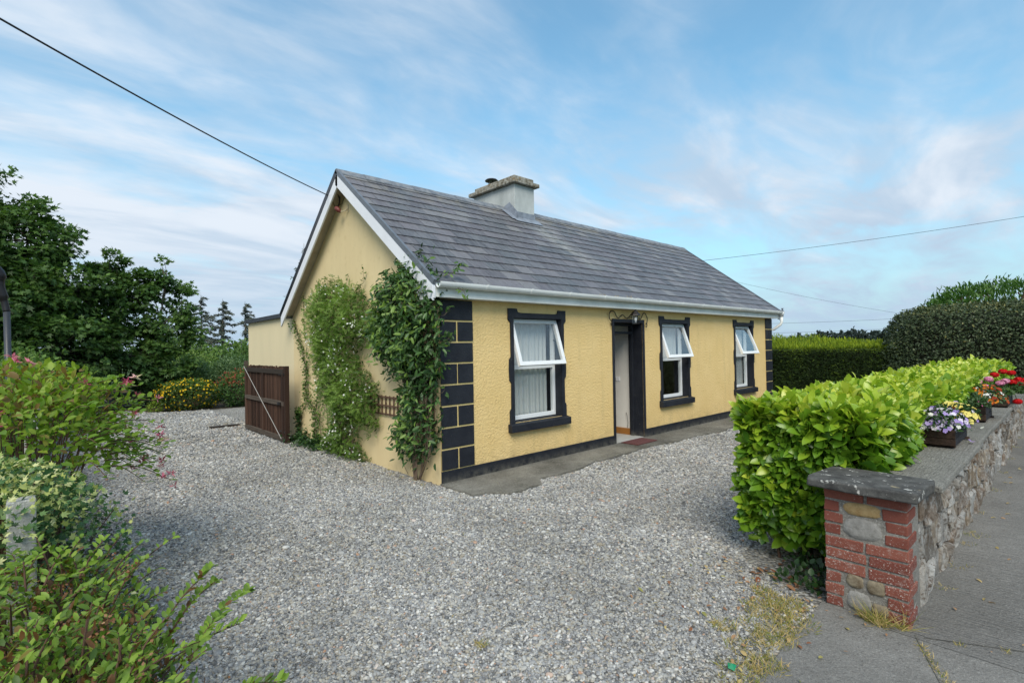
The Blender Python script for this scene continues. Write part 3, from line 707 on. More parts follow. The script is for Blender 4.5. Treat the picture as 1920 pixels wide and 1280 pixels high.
    if kind == 1:
        curtain(x0 + .006, x1 - .10, .70, 2.10, .235, amp=.012)
    elif kind == 2:
        curtain(x0 + .006, x1 - .02, 1.44, 2.10, .235, amp=.010); 
        MB().box((x1 - .35, .9, .7), (x1 - .22, 1.0, 2.3)).build('door_edge', M_HALL, w)
    else:
        curtain(x0 + .006, x1 - .006, .70, 2.10, .235, amp=.010)
window(*WINS[0], rad(17), .69, 1); window(*WINS[1], rad(19), .69, 2); window(*WINS[2], rad(22), .70, 3)

# door surround and frame
dw = bpy.data.objects.new('doorway', None); dw.empty_display_size = .1; COL.objects.link(dw); dw.parent = house
mb = MB()
mb.box((DL, -.020, .0), (DOL, -.001, DZ)); mb.box((DOR, -.020, .0), (DR, -.001, DZ)); mb.box((DOL, -.020, DOZ), (DOR, -.001, DZ))
mb.build('surround', M_BLACK, dw, bevel=.003)
mb = MB(); t = .003
mb.box((DOL - t, .002, 0.), (DOL + t, T - .001, DOZ)); mb.box((DOR - t, .002, 0.), (DOR + t, T - .001, DOZ)); mb.box((DOL + t, .002, DOZ - t), (DOR - t, T - .001, DOZ + t))
mb.build('reveal', M_BLACK, dw)
mb = MB()
mb.box((DOL + t, .19, .031), (DOL + .06, .25, DOZ - t)); mb.box((DOR - .05, .19, .031), (DOR - t, .25, DOZ - t)); mb.box((DOL + .06, .19, DOZ - .05), (DOR - .05, .25, DOZ - t)); mb.box((DOL + .06, .19, 1.90), (DOR - .05, .25, 1.945))
mb.build('frame', M_BLACK, dw, bevel=.004)
MB().box((DOL + .06, .215, 1.945), (DOR - .05, .22, DOZ - .05)).build('transom_pane', M_GLASS, dw)
MB().box((DOL + .004, .001, .0), (DOR - .004, .30, .035)).build('threshold', M_FLOOR, dw, bevel=.004)

# ------------------------------------------------------------------ roof
roof = MB()
E0, RG, E1 = (-.2, 2.5), (2.49, HR), (5.15, 2.42)
ux0, ux1 = -.19, LEN + .13
dn = .035
prof = [(E0[0] + .02, E0[1] - dn), (RG[0], RG[1] - dn), (E1[0] - .02, E1[1] - dn), (E1[0] - .05, E1[1] - dn - .05), (RG[0], RG[1] - dn - .055), (E0[0] + .05, E0[1] - dn - .05)]
rf = roof.prism([(ux0, y, z) for y, z in prof], (ux1 - ux0, 0, 0)).build('roof', M_VERGE, house)
sl_dir = np.array([0, RG[0] - E0[0], RG[1] - E0[1]]); SL = np.linalg.norm(sl_dir); sl_dir /= SL
sl_n = np.array([0, -sl_dir[2], sl_dir[1]])
NC, SW_ = 14, .30; G = SL / NC
slate_me = []
def slate_mesh(w, seed):
    rr = random.Random(seed); t0, t1 = .014, .004; l = G + .05
    j = [rr.uniform(-.003, .003) for _ in range(4)]
    V = [(0, 0, 0), (w, 0, 0), (w, l, 0), (0, l, 0), (0, j[0], t0 + .006), (w, j[1], t0 + .006 + j[2]), (w, l, t1 - .001), (0, l, t1)]
    return mesh('slate', V, [(4, 5, 6, 7), (0, 1, 5, 4), (1, 2, 6, 5), (3, 0, 4, 7)], M_SLATE)
slate_me = [slate_mesh(SW_ - .0042, i) for i in range(5)]
slm_half = slate_mesh(SW_ / 2 - .004, 77)
rotm = Matrix(((1, 0, 0), (0, sl_dir[1], sl_n[1]), (0, sl_dir[2], sl_n[2]))).to_4x4()
cand = []
CH = (3.32, 3.87, 2.15, 3.45)    # chimney footprint
for r in range(NC):
    x = ux0 + (0 if r % 2 == 0 else -SW_ / 2)
    first = True
    while x < ux1 - .02:
        w = SW_; me = random.choice(slate_me); xs = x
        if x < ux0: me = slm_half; xs = ux0; 
        elif x + w > ux1 + .01: me = slm_half; 
        base = np.array([xs + .002, E0[0], E0[1]]) + sl_dir * (G * r + random.uniform(-.003, .003)) + sl_n * -.012
        if me is slm_half and x > ux0 and x + SW_ / 2 > ux1 + .05: break
        cand.append((np.linalg.norm(base - np.array(CAM)), base, me)); x += w
cand.sort(key=lambda q: q[0])
tilt = Matrix.Rotation(0, 4, 'X')
def slate_mtx(base): return Matrix.Translation(Vector(base)) @ rotm @ Matrix.Rotation(random.uniform(-.004, .004), 4, 'Z') @ Matrix.Rotation(random.uniform(-.003, .004), 4, 'X')
for d, base, me in cand[:298]:
    o = bpy.data.objects.new('slate', me); COL.objects.link(o); o.parent = rf; o.matrix_local = slate_mtx(base)
far = MB(); tints = []
for d, base, me in cand[298:]:
    mtx = slate_mtx(base); far.add([mtx @ v.co for v in me.vertices], [tuple(p.vertices) for p in me.polygons]); tints += [random.random()] * len(me.vertices)
fo = far.build('slates', M_SLATE, rf); fo['kind'] = 'stuff'
a = fo.data.attributes.new('tint', 'FLOAT', 'POINT'); a.data.foreach_set('value', np.array(tints, np.float32))
# rear slope as one field of courses
bk = MB(); sd2 = Vector((0, RG[0] - E1[0], RG[1] - E1[1])); L2 = sd2.length; sd2.normalize(); n2 = Vector((0, -sd2.z, sd2.y)) * -1
for r in range(NC):
    g = L2 / NC; a0 = Vector((ux0, E1[0], E1[1])) + sd2 * g * r; a1 = a0 + sd2 * (g + .03)
    bk.prism([a0 - n2 * .01, a0 + n2 * .010, a1 + n2 * .0, a1 - n2 * .01], (ux1 - ux0, 0, 0))
bk.build('slates', M_SLATE, rf)['kind'] = 'stuff'
# ridge tiles
x = ux0 - .01; i = 0
while x < ux1 - .1:
    x1 = min(x + .457, ux1 + .02)
    if not (x + .2 > CH[0] - .02 and x + .2 < CH[1] + .1):
        mb = MB(); lift = .008 if i % 2 else .004; w = .125; q = .75 * w
        mb.prism([(x, RG[0] - w, RG[1] - q + lift), (x, RG[0] - w, RG[1] - q + .014 + lift), (x, RG[0] - .02, RG[1] + .020 + lift), (x, RG[0] + .02, RG[1] + .020 + lift), (x, RG[0] + w, RG[1] - q + .014 + lift), (x, RG[0] + w, RG[1] - q + lift), (x, RG[0], RG[1] + .003 + lift)], (x1 - x - .004, 0, 0))
        mb.build('ridge_tile', M_RIDGE, rf)
    x = x1; i += 1
# verges
def along(a, b, t): return (a[0] + (b[0] - a[0]) * t, a[1] + (b[1] - a[1]) * t)
for xx, near in ((-.2, True), (LEN + .13, False)):
    for (A, B, mt_, nm) in ((E0, RG, M_VERGE, 'front'), (E1, RG, M_VBLACK, 'rear')):
        d = Vector((0, B[0] - A[0], B[1] - A[1])).normalized(); n = Vector((0, -d.z, d.y)); n = n if n.z > 0 else -n
        a = Vector((xx, *A)); b = Vector((xx, *B))
        sx = .045 if near else -.045
        if near: x_in, x_out = (-.165, -.205)
        else: x_in, x_out = (LEN + .095, LEN + .135)
        # trim: slim angle over the slate ends
        th = .045 if nm == 'front' else .075
        mb = MB(); q = [Vector((x_out, a.y, a.z)) - n * th + d * -.0, Vector((x_out, a.y, a.z)) + n * .022, Vector((x_out, b.y, b.z)) + n * .022, Vector((x_out, b.y, b.z)) - n * th]
        mb.prism(q, (x_in - x_out, 0, 0)); mb.build('verge_trim', mt_, rf)
        # bargeboard
        xb0, xb1 = (x_out + .003, x_out + .028) if near else (x_out - .028, x_out - .003)
        vd = Vector((0, 0, -.19))
        q = [Vector((xb0, a.y, a.z)) - n * (th + .002), Vector((xb0, b.y, b.z)) - n * (th + .002), Vector((xb0, b.y, b.z)) - n * (th + .002) + vd, Vector((xb0, a.y, a.z)) - n * (th + .002) + vd]
        mb = MB().prism(q, (xb1 - xb0, 0, 0)); mb.build('bargeboard', M_BARGE, rf)
        # soffit between bargeboard and wall
        xs0, xs1 = (xb1 + .001, -.004) if near else (LEN + .004, xb0 - .001)
        q = [Vector((xs0, a.y, a.z)) - n * .12 + d * .1, Vector((xs0, b.y, b.z - .13)), Vector((xs0, b.y, b.z - .14)), Vector((xs0, a.y, a.z)) - n * .13 + d * .1]
        MB().prism(q, (xs1 - xs0, 0, 0)).build('soffit', M_SOFFIT, rf)
# fascia, box end and gutter along the front
MB().box((-.170, -.165, 2.318), (LEN + .12, -.145, 2.455)).build('fascia', M_FASCIA, rf)
MB().box((-.170, -.144, 2.320), (LEN + .09, -.002, 2.328)).build('soffit', M_FASCIA, rf)
MB().prism([(-.198, -.19, 2.30), (-.198, .12, 2.30), (-.198, .30, 2.55), (-.198, -.19, 2.45)], (.024, 0, 0)).build('box_end', M_BARGE, rf)
gut = MB(); pr = []
for i in range(13):
    q = math.pi * i / 12; pr.append((-.228 - .058 * math.cos(q), 2.492 - .068 * math.sin(q)))
pr2 = [(-.228 - .053 * math.cos(math.pi * i / 12), 2.492 - .063 * math.sin(math.pi * i / 12)) for i in range(13)]
poly = pr + pr2[::-1]
gut.prism([(-.16, y, z) for y, z in poly], (LEN + .30, 0, 0))
gut.build('gutter', M_GUTTER, rf)
for i, x in enumerate([.55, 1.35, 2.15, 3.0, 3.72, 3.86, 4.6, 5.4, 6.2, 7.0, 7.08, 7.9, 8.7, 9.5, 10.1]):
    w = .09 if i in (5, 10) else .032
    P1 = [(-.228 - .064 * math.cos(math.pi * i_ / 12), 2.497 - .076 * math.sin(math.pi * i_ / 12)) for i_ in range(13)]
    P0 = [(-.228 - .0585 * math.cos(math.pi * i_ / 12), 2.494 - .0685 * math.sin(math.pi * i_ / 12)) for i_ in range(13)]
    MB().prism([(x, y, z) for y, z in P1 + P0[::-1]], (w, 0, 0)).build('gutter_bracket', M_GUTTER, rf)
mb = MB(); gx = LEN + .09
mb.lathe([(.045, 0), (.045, .05), (.06, .055), (.06, .12), (.052, .12)], (gx, -.228, 2.36), 14)
mb.tube([(gx, -.228, 2.40), (gx, -.228, 2.22), (gx - .01, -.20, 2.16), (gx - .03, -.04, 2.04), (gx - .05, .05, 2.0), (gx - .05, .06, .1)], .034, 12)
mb.build('downpipe', M_GUTTER, rf, smooth=True)
MB().lathe([(.03, 0), (.03, .03), (.015, .035), (.015, .06), (.03, .065), (.03, .08)], (gx + .06, -.228, 2.50), 10).build('gutter_end_cap', M_VERGE, rf)

# chimney: stack, cap slabs, flue cowl and lead
cx0, cx1, cy0, cy1 = CH
ch = MB().box((cx0, cy0, roofz(cy1) - .3), (cx1, cy1, 4.955)).build('chimney', M_CHIM, rf, bevel=.008)
MB().box((cx0 - .085, cy0 - .085, 4.957), (cx1 + .085, cy1 + .085, 5.035)).build('cap_slab', M_LICHEN, ch, bevel=.012)
MB().box((cx0 + .0, cy0 + .0, 5.036), (cx1 - .0, cy1 - .03, 5.135)).build('cap_block', M_LICHEN, ch, bevel=.02)
# (fourth-level objects are avoided: the chimney's pieces are sub-parts of the roof)
for o in list(ch.children): o.parent = rf
mb = MB(); fc = ((cx0 + cx1) / 2, cy1 - .28, 5.136)
mb.lathe([(.075, 0), (.075, .10), (.07, .10)], fc, 16)
for q in range(3):
    aa = q * 2.1 + .4; mb.tube([(fc[0] + .06 * math.cos(aa), fc[1] + .06 * math.sin(aa), fc[2] + .10), (fc[0] + .07 * math.cos(aa), fc[1] + .07 * math.sin(aa), fc[2] + .17)], .006, 5)
mb.lathe([(.14, .165), (.145, .175), (.12, .20), (.05, .218), (.01, .222)], fc, 20)
mb.build('flue_cowl', M_IRON, rf)
mb = MB()      # lead flashing: stepped strip up the near side and apron across the front
sn = Vector(sl_n)
def rp(x, y, h): return Vector((x, y, roofz(y))) + sn * h
q = [rp(cx0 - .006, cy0 - .06, .01), rp(cx0 - .006, 2.49, .01), rp(cx0 - .006, 2.40, .18), rp(cx0 - .006, cy0 - .02, .13)]
mb.prism(q, (-.006, 0, 0))
q = [rp(cx0 - .16, cy0 - .10, .016), rp(cx0 - .0, cy0 - .10, .016), rp(cx0, 2.44, .016), rp(cx0 - .16, 2.44, .016)]
mb.prism(q, sn * .004)
mb.build('lead_flashing', M_LEAD, rf)
mb = MB(); mb.box((cx0 - .012, cy0 - .010, roofz(cy0) - .02), (cx1 + .012, cy0 - .002, roofz(cy0) + .13))
q = [rp(cx0 - .10, cy0 - .17, .017), rp(cx1 + .08, cy0 - .17, .017), rp(cx1 + .08, cy0 - .0, .017), rp(cx0 - .10, cy0 - .0, .017)]
mb.prism(q, sn * .004); mb.build('lead_apron', M_LEAD, rf)

# rear extension with flat roof
ax = MB().box((.012, DEP + .002, 0), (5.0, 8.02, 2.38)).build('extension', M_ANNEX, house)
MB().prism([(-.06, DEP + .19, 2.383), (-.06, 8.08, 2.363), (-.06, 8.08, 2.445), (-.06, DEP + .19, 2.465)], (5.1, 0, 0)).build('flat_roof', M_ANROOF, ax)

# stray weeds in the gutter
n = 26; P = np.stack([R.choice([2.95, 3.1, 3.35, 3.4, 3.75], n) + R.normal(0, .04, n), np.full(n, -.21), np.full(n, 2.475)], 1)
o = scatter_mesh('gutter_moss', 'blade', P, nrm(np.stack([R.normal(0, .6, n), R.normal(0, .4, n), np.ones(n)], 1)), runit(n), R.uniform(.03, .09, n), np.full(n, .012), R.uniform(.75, 1, n), L_GRASS, None, 'stuff'); tag(o, 'dry brown weeds growing in the white gutter', 'weeds')

# ------------------------------------------------------------------ fittings on the cottage
lamp = thing('door_lantern', 'black lantern on a wrought iron scroll above the open door', 'lantern', (3.97, -.18, 2.07))
def smooth_line(pts, n=6):
    P = [Vector(p) for p in pts]; out = []
    for i in range(len(P) - 1):
        p0 = P[max(i - 1, 0)]; p1 = P[i]; p2 = P[i + 1]; p3 = P[min(i + 2, len(P) - 1)]
        for k_ in range(n):
            t = k_ / n; out.append(.5 * ((2 * p1) + (p2 - p0) * t + (2 * p0 - 5 * p1 + 4 * p2 - p3) * t * t + (3 * p1 - p0 - 3 * p2 + p3) * t ** 3))
    return out + [P[-1]]
sc1 = [(3.50, 2.02), (3.47, 2.04), (3.46, 2.075), (3.50, 2.085), (3.475, 2.10), (3.42, 2.16), (3.42, 2.23), (3.48, 2.285), (3.56, 2.265), (3.62, 2.19), (3.67, 2.165), (3.72, 2.19), (3.79, 2.225), (3.86, 2.19), (3.91, 2.165), (4.0, 2.20)]
sc2 = [(4.0, 2.20), (4.12, 2.19), (4.20, 2.215), (4.28, 2.175), (4.34, 2.165), (4.38, 2.21), (4.44, 2.275), (4.51, 2.25), (4.55, 2.18), (4.54, 2.10), (4.50, 2.085), (4.54, 2.07), (4.53, 2.03), (4.50, 2.02)]
mb = MB()
for sc in (sc1, sc2): mb.tube(smooth_line([(u, -.035, z) for u, z in sc]), .008, 6)
mb.tube(smooth_line([(4.0, -.03, 2.20), (4.0, -.10, 2.27), (3.97, -.18, 2.30)]), .008, 6)
mb.build('scroll_bracket', M_IRON, lamp, smooth=True)
lc = Vector((3.97, -.18, 2.06))
mb = MB(); mb.lathe([(.070, 0), (.072, .012), (.05, .014)], lc, 6); mb.lathe([(.085, .150), (.078, .165), (.045, .205), (.03, .225), (.012, .24), (.012, .25)], lc, 6)
for i in range(6):
    q = i * math.pi / 3; mb.tube([lc + Vector((.062 * math.cos(q), .062 * math.sin(q), .01)), lc + Vector((.074 * math.cos(q), .074 * math.sin(q), .152))], .004, 5)
mb.build('lantern_cage', M_IRON, lamp)
MB().lathe([(.058, .012), (.070, .150)], lc, 6).build('lantern_glass', M_GLASS, lamp)
MB().lathe([(.012, .02), (.012, .05), (.022, .065), (.026, .09), (.018, .115), (.004, .125)], lc, 10).build('bulb', M_SWITCH, lamp, smooth=True)

ins = thing('cable_bracket', 'black cable bracket with looped wires near the gable peak', 'bracket', (0, 2.95, 4.12))
MB().box((-.055, 2.80, 4.13), (-.005, 2.86, 4.25)).build('junction_box', M_PORC, ins, bevel=.004)
mb = MB(); mb.tube(smooth_line([(-.03, 3.0 - .20, 4.18 + .07), (-.10, 3.03 - .20, 4.16 + .07), (-.16, 3.04 - .20, 4.14 + .07)]), .009, 6)
for k_ in range(3):
    mb.tube(smooth_line([(-.16, 3.03 - .20, 4.14 + .07), (-.12, 2.97 - .02 * k_ - .20, 4.17 + .07), (-.05, 2.93 - .02 * k_ - .20, 4.10 + .07), (-.05, 2.95 - .20, 4.0 - .02 * k_ + .07), (-.08, 3.02 - .20, 3.98 + .07), (-.10, 3.03 - .20, 4.08 + .07), (-.03, 2.96 - .20, 4.12 + .07)]), .005, 5)
mb.tube(smooth_line([(-.03, 2.95 - .20, 4.0 + .07), (-.012, 2.90 - .20, 4.01 + .07), (-.012, 2.86 - .20, 4.06 + .07), (-.012, 2.80 - .20, 4.09 + .07), (-.012, 2.70 - .20, 4.09 + .07)]), .004, 5)
mb.tube(smooth_line([(-.02, 3.03 - .20, 4.12 + .07), (-.015, 3.12 - .20, 4.02 + .07), (-.015, 3.18 - .20, 3.96 + .07)]), .006, 5)
mb.build('wire_loop', M_WIRE, ins)
al = thing('security_lamp', 'small reddish brown lamp on a bent bracket high on the gable', 'lamp', (0, 2.70, 3.92))
mb = MB(); mb.tube(smooth_line([(-.004, 2.48, 3.97), (-.05, 2.49, 3.92), (-.09, 2.54, 3.905), (-.12, 2.58, 3.93)]), .010, 6); mb.box((-.012, 2.465, 3.90), (-.001, 2.495, 4.02)); mb.build('bracket', M_PORC, al)
mb = MB(); mb.tube([(-.10, 2.56, 3.905), (-.12, 2.585, 3.93), (-.14, 2.62, 3.965), (-.15, 2.64, 3.985)], [.02, .036, .040, .02], 10); mb.build('lamp_head', M_TERRA, al, smooth=True)

def wire(name, a, b, sag, r, label, n=24):
    a, b = Vector(a), Vector(b)
    pts = [a.lerp(b, i / n) + Vector((0, 0, -4 * sag * (i / n) * (1 - i / n))) for i in range(n + 1)]
    o = MB().tube(pts, r, 6).build(name, M_WIRE); return tag(o, label, 'wire')
w0 = Vector((-.16, 2.84, 4.21)); wp = Vector((-3.80, -1.09, 3.65)); 
wire('overhead_cable', w0, w0 + (Vector((-4.05, -.55, 4.02)) - w0) * 1.0, .05, .0075, 'thick black cable running from the gable peak to the upper left')
wire('overhead_wire', (9.6, 1.57 + 3, 4.06), (18.0, -5.3, 5.35), .12, .006, 'dark wire rising from behind the roof to the right')
wire('overhead_wire', (22.0, 12.0, 6.9), (33.6, 1.3, 3.2), .25, .006, 'faint wire sloping down from the roof to the dark hedge')
for z in (4.1, 2.9): wire('overhead_wire', (60, 25, z), (80, 4, z + .6), .2, .016, 'faint distant wire low above the far tree line' if z > 4 else 'lowest faint distant wire just above the tree line')

mt = MB().box((3.66, -.385, .031), (4.25, -.05, .048)).build('doormat', M_MAT, None, bevel=.004); tag(mt, 'dark red rectangular doormat on the concrete outside the open door', 'doormat')

# trellis pieces behind the climbers
def trellis(v0, v1, z0, z1, nv, nh, label):
    t = thing('trellis', label, 'trellis', (-.02, (v0 + v1) / 2, z0))
    for i in range(nv):
        v = v0 + (v1 - v0) * i / (nv - 1); MB().box((-.024, v - .011, z0), (-.014, v + .011, z1)).build('slat', M_TRELL, t)
    for i in range(nh):
        z = z0 + .02 + (z1 - z0 - .04) * i / (nh - 1); MB().box((-.038, v0 - .02, z - .011), (-.0255, v1 + .02, z + .011)).build('slat', M_TRELL, t)
trellis(1.0, 1.90, .76, 1.04, 9, 3, 'short wide brown wooden trellis between the two wall climbers')
trellis(.12, .82, .62, 2.2, 7, 11, 'tall brown wooden trellis behind the dark climber by the corner')

# ------------------------------------------------------------------ climbers on the gable
def sample_poly(poly, n):
    p = np.array(poly); lo, hi = p.min(0), p.max(0); out = []
    while sum(len(a) for a in out) < n:
        q = R.uniform(lo, hi, (n * 2, 2)); q = q[inpoly(q[:, 0], q[:, 1], poly)]; out.append(q)
    return np.concatenate(out)[:n]
def edge_dist(q, poly):
    p = np.array(poly); d = np.full(len(q), 1e9)
    for i in range(len(p)):
        a, b = p[i], p[(i + 1) % len(p)]; ab = b - a; t = np.clip(((q - a) @ ab) / (ab @ ab + 1e-12), 0, 1)
        d = np.minimum(d, np.linalg.norm(q - (a + t[:, None] * ab), axis=1))
    return d
def climber_points(poly, n, thick, jag=.06):
    q = sample_poly(poly, n); d = edge_dist(q, poly)
    th = thick * np.clip(d / .28, .10, 1) ** .6
    dep = .02 + th * np.sqrt(R.random(n)) * (1 + .25 * np.sin(q[:, 0] * 9) * np.sin(q[:, 1] * 8))
    P = np.stack([-dep, q[:, 0], q[:, 1]], 1) + R.normal(0, jag * .5, (n, 3)) * np.array([.2, 1, 1])
    P[:, 0] = np.minimum(P[:, 0], -.012); out = nrm(np.stack([-np.ones(n), R.normal(0, .3, n), R.normal(0, .3, n)], 1))
    P[:, 2] = np.maximum(P[:, 2], .02); return P, out, dep / thick
JP = [(3.4, 2.8), (2.53, 2.74), (1.95, 2.6), (1.71, 2.33), (1.26, 2.14), (1.16, 1.87), (1.55, 1.8), (1.91, 1.87), (2.1, 1.64), (1.92, 1.42), (1.68, 1.31), (1.75, 1.15), (1.45, 1.19), (1.52, .99), (1.49, .81), (1.53, .56), (1.82, .56), (2.13, .61), (2.21, .38), (1.84, .04), (2.28, .02), (3.14, .02), (3.41, .02), (3.28, .25), (2.82, .49), (2.88, .79), (3.3, .93), (3.35, 1.26), (3.5, 1.51), (3.7, 1.98), (3.77, 2.51)]
jas = thing('jasmine_climber', 'green climber with small white flowers on the left of the gable', 'climbing plant', (-.1, 2.6, 0))
P, o_, dp = climber_points(JP, 7600, .32, .14)
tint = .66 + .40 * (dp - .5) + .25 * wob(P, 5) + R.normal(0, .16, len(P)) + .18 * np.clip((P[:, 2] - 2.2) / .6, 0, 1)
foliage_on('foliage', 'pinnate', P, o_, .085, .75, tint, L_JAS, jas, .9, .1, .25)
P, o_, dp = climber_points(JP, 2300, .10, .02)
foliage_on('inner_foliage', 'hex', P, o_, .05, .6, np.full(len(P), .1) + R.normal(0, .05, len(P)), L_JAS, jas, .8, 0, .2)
# flowers gather in drifts
q = sample_poly(JP, 2600); w_ = wob(np.stack([q[:, 0] * 0, q[:, 0], q[:, 1]], 1), 7, 2.) + .25 * np.sin(q[:, 1] * 5); q = q[w_ > .0][:300]
P = np.stack([-.30 - R.uniform(-.04, .08, len(q)) * 1., q[:, 0], q[:, 1]], 1); P[:, 0] *= np.clip(edge_dist(q, JP) / .22, .25, 1) ** .6
n = len(P); scatter_mesh('flower', 'flower', P, runit(n), nrm(np.array([-1., -.4, .3]) + R.normal(0, .4, (n, 3))), R.uniform(.02, .04, n), R.uniform(.02, .04, n), R.random(n), F_WHITE, jas)
# loose shoots
lines = []; LP = []
def shoot(pts, r0, leaves, spread=.05, rnd_=.03):
    pts = smooth_line([(p[0], p[1] + random.uniform(-rnd_, rnd_), p[2]) for p in pts], 6); lines.append((pts, [r0 * (1 - .6 * i / len(pts)) for i in range(len(pts))]))
    for _ in range(leaves):
        i = random.randrange(len(pts)); LP.append(np.array(pts[i]) + R.normal(0, spread, 3) * np.array([.6, 1, 1]))
shoot([(-.04, 4.88, 2.25), (-.05, 4.5, 1.8), (-.05, 4.25, 1.3), (-.06, 4.22, .95), (-.06, 3.85, .57), (-.06, 3.9, .05)], .010, 750, .045)
shoot([(-.04, 4.32, 2.7), (-.05, 4.3, 2.3), (-.05, 4.28, 1.92), (-.05, 4.15, 1.5)], .005, 110, .022)
shoot([(-.05, 4.7, .55), (-.05, 4.45, .62), (-.05, 4.25, .9)], .005, 150, .05)
shoot([(-.05, 3.9, .1), (-.06, 3.75, .7), (-.06, 3.6, 1.2), (-.07, 3.5, 1.8)], .008, 330, .06)
shoot([(-.05, 3.55, .05), (-.06, 3.6, .5), (-.06, 3.35, .9)], .008, 160, .06)
shoot([(-.05, 2.3, 2.5), (-.06, 2.05, 2.66), (-.06, 1.9, 2.72), (-.07, 1.86, 2.93)], .004, 40, .02)
shoot([(-.05, 2.6, 2.6), (-.06, 2.45, 2.8), (-.06, 2.43, 2.88)], .003, 20, .02)
shoot([(-.05, 3.3, 2.7), (-.06, 3.35, 2.85), (-.06, 3.3, 2.95)], .003, 24, .02)
shoot([(-.05, 3.65, 2.2), (-.06, 3.72, 2.5), (-.06, 3.62, 2.75)], .003, 50, .03)
for k_ in range(10): 
    v = 2.2 + k_ * .1; shoot([(-.10, v + .1, .02), (-.12, v, .35), (-.10, v + random.uniform(-.15, .15), .8)], .012, 12, .05)
n = len(LP); LP = np.array(LP); LP[:, 0] = np.minimum(LP[:, 0], -.012); LP[:, 2] = np.maximum(LP[:, 2], .01)
stems('stem', lines, M_VINE, jas)
foliage_on('shoot_foliage', 'hex', LP, np.tile([-1., 0, 0], (n, 1)), .045, .6, .45 + R.normal(0, .2, n), L_JAS, jas, .9, 0, .2)
# ivy at the foot of the wall near the gate
iv = thing('ground_ivy', 'low dark ivy at the wall foot beside the gate', 'ground plant', (-.1, 4.3, 0))
n = 1500; v = R.uniform(3.3, 4.75, n); P = np.stack([-.02 - np.abs(R.normal(0, .13, n)), v, np.abs(R.normal(0, .055, n)) * (1 + .7 * np.sin(v * 9)) + .015], 1)
foliage_on('foliage', 'hex', P, np.tile([-.5, 0, .8], (n, 1)), .05, .75, .4 + R.normal(0, .2, n), L_CLEM, iv, .8, .2)
n = 200; P = np.stack([-.03 - np.abs(R.normal(0, .03, n)), R.normal(4.62, .06, n), R.uniform(.1, .55, n)], 1)
foliage_on('foliage', 'hex', P, np.tile([-1., 0, .3], (n, 1)), .055, .7, .4 + R.normal(0, .2, n), L_CLEM, iv, .8, .2)

clem = thing('clematis_climber', 'dark green leafy climber covering the trellis at the cottage corner', 'climbing plant', (-.1, .4, 0))
CA = [(.74, 2.78), (.36, 2.86), (.1, 2.70), (-.10, 2.56), (-.17, 2.12), (-.14, 1.84), (-.08, 1.37), (.22, 1.34), (.4, 1.23), (.54, 1.25), (.63, 1.4), (1.08, 1.44), (1.13, 1.59), (1.28, 1.77), (1.5, 1.91), (1.56, 2.1), (1.22, 2.21), (1.27, 2.4), (1.15, 2.57), (.94, 2.68)]
CB = [(.67, 1.3), (.22, 1.4), (-.05, 1.40), (-.08, 1.06), (-.06, .74), (.0, .55), (.16, .38), (.33, .26), (.51, .26), (.8, .32), (.89, .53), (1.09, .56), (.88, .73), (.73, .9), (.78, 1.04)]
for poly, n, th, ds in ((CA, 3700, .36, 1.), (CB, 950, .26, .8)):
    P, o_, dp = climber_points(poly, n, th, .17)
    P[:, 0] -= np.clip(.07 * wob(P, 8., 3.), 0, 1)
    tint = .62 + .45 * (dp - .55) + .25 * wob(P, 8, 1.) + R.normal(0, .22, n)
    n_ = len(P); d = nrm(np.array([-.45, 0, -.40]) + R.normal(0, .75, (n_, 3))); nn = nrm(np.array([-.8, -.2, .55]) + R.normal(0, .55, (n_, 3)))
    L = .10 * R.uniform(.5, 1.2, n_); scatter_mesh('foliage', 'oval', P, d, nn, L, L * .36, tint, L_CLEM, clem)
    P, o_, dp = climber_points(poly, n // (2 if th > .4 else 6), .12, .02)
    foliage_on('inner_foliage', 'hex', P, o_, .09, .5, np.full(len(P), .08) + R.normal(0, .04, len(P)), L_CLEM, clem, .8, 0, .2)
lines = []; LP = []
for k_ in range(9):
    a = random.uniform(.38, .48); shoot([(-.07 - .03 * random.random(), a, 0.), (-.10, a - .03 + random.uniform(-.03, .03), .3), (-.10, .35 + random.uniform(-.2, .2), .75), (-.09, .3 + random.uniform(-.3, .4), 1.3), (-.1, .3 + random.uniform(-.4, .6), 2.0)], .011, 0)
for k_ in range(5): shoot([(-.06, .40, .02), (-.10, .22, .18 + .05 * k_), (-.12, .03 + .03 * k_, .5), (-.12, .1, .8 + .1 * k_)], .008, 4)
shoot([(-.08, .66, .05), (-.10, .82, .32), (-.10, .7, .5)], .004, 3)
shoot([(-.06, .07, .5), (-.07, -.02, .8), (-.06, .03, .98), (-.05, .05, 1.3)], .004, 2)
sprig = []
def sprig_line(pts, nl):
    pts = smooth_line(pts, 6); lines.append((pts, .003))
    for _ in range(nl): sprig.append(np.array(pts[random.randrange(len(pts) // 3, len(pts))]) + R.normal(0, .02, 3))
sprig_line([(-.14, .2, 2.62), (-.05, -.10, 2.58), (.05, -.16, 2.60), (.15, -.2, 2.68), (.19, -.22, 2.74)], 26)
sprig_line([(-.14, .1, 2.4), (-.06, -.12, 2.42), (.06, -.22, 2.44), (.17, -.28, 2.40), (.21, -.28, 2.30)], 12)
sprig_line([(-.12, .05, 2.2), (-.02, -.08, 2.1), (.05, -.10, 2.14), (.12, -.10, 2.22)], 7)
sprig_line([(-.12, .05, 1.8), (-.02, -.05, 1.78), (.06, -.07, 1.80), (.12, -.08, 1.86)], 24)
sprig_line([(-.12, .05, 1.5), (-.02, -.05, 1.47), (.05, -.07, 1.49)], 12)
sprig_line([(-.12, .03, 1.2), (-.02, -.05, 1.15), (.03, -.06, 1.2)], 5)
sprig_line([(-.1, .9, 2.6), (-.1, 1.05, 2.72), (-.1, 1.1, 2.70)], 12)
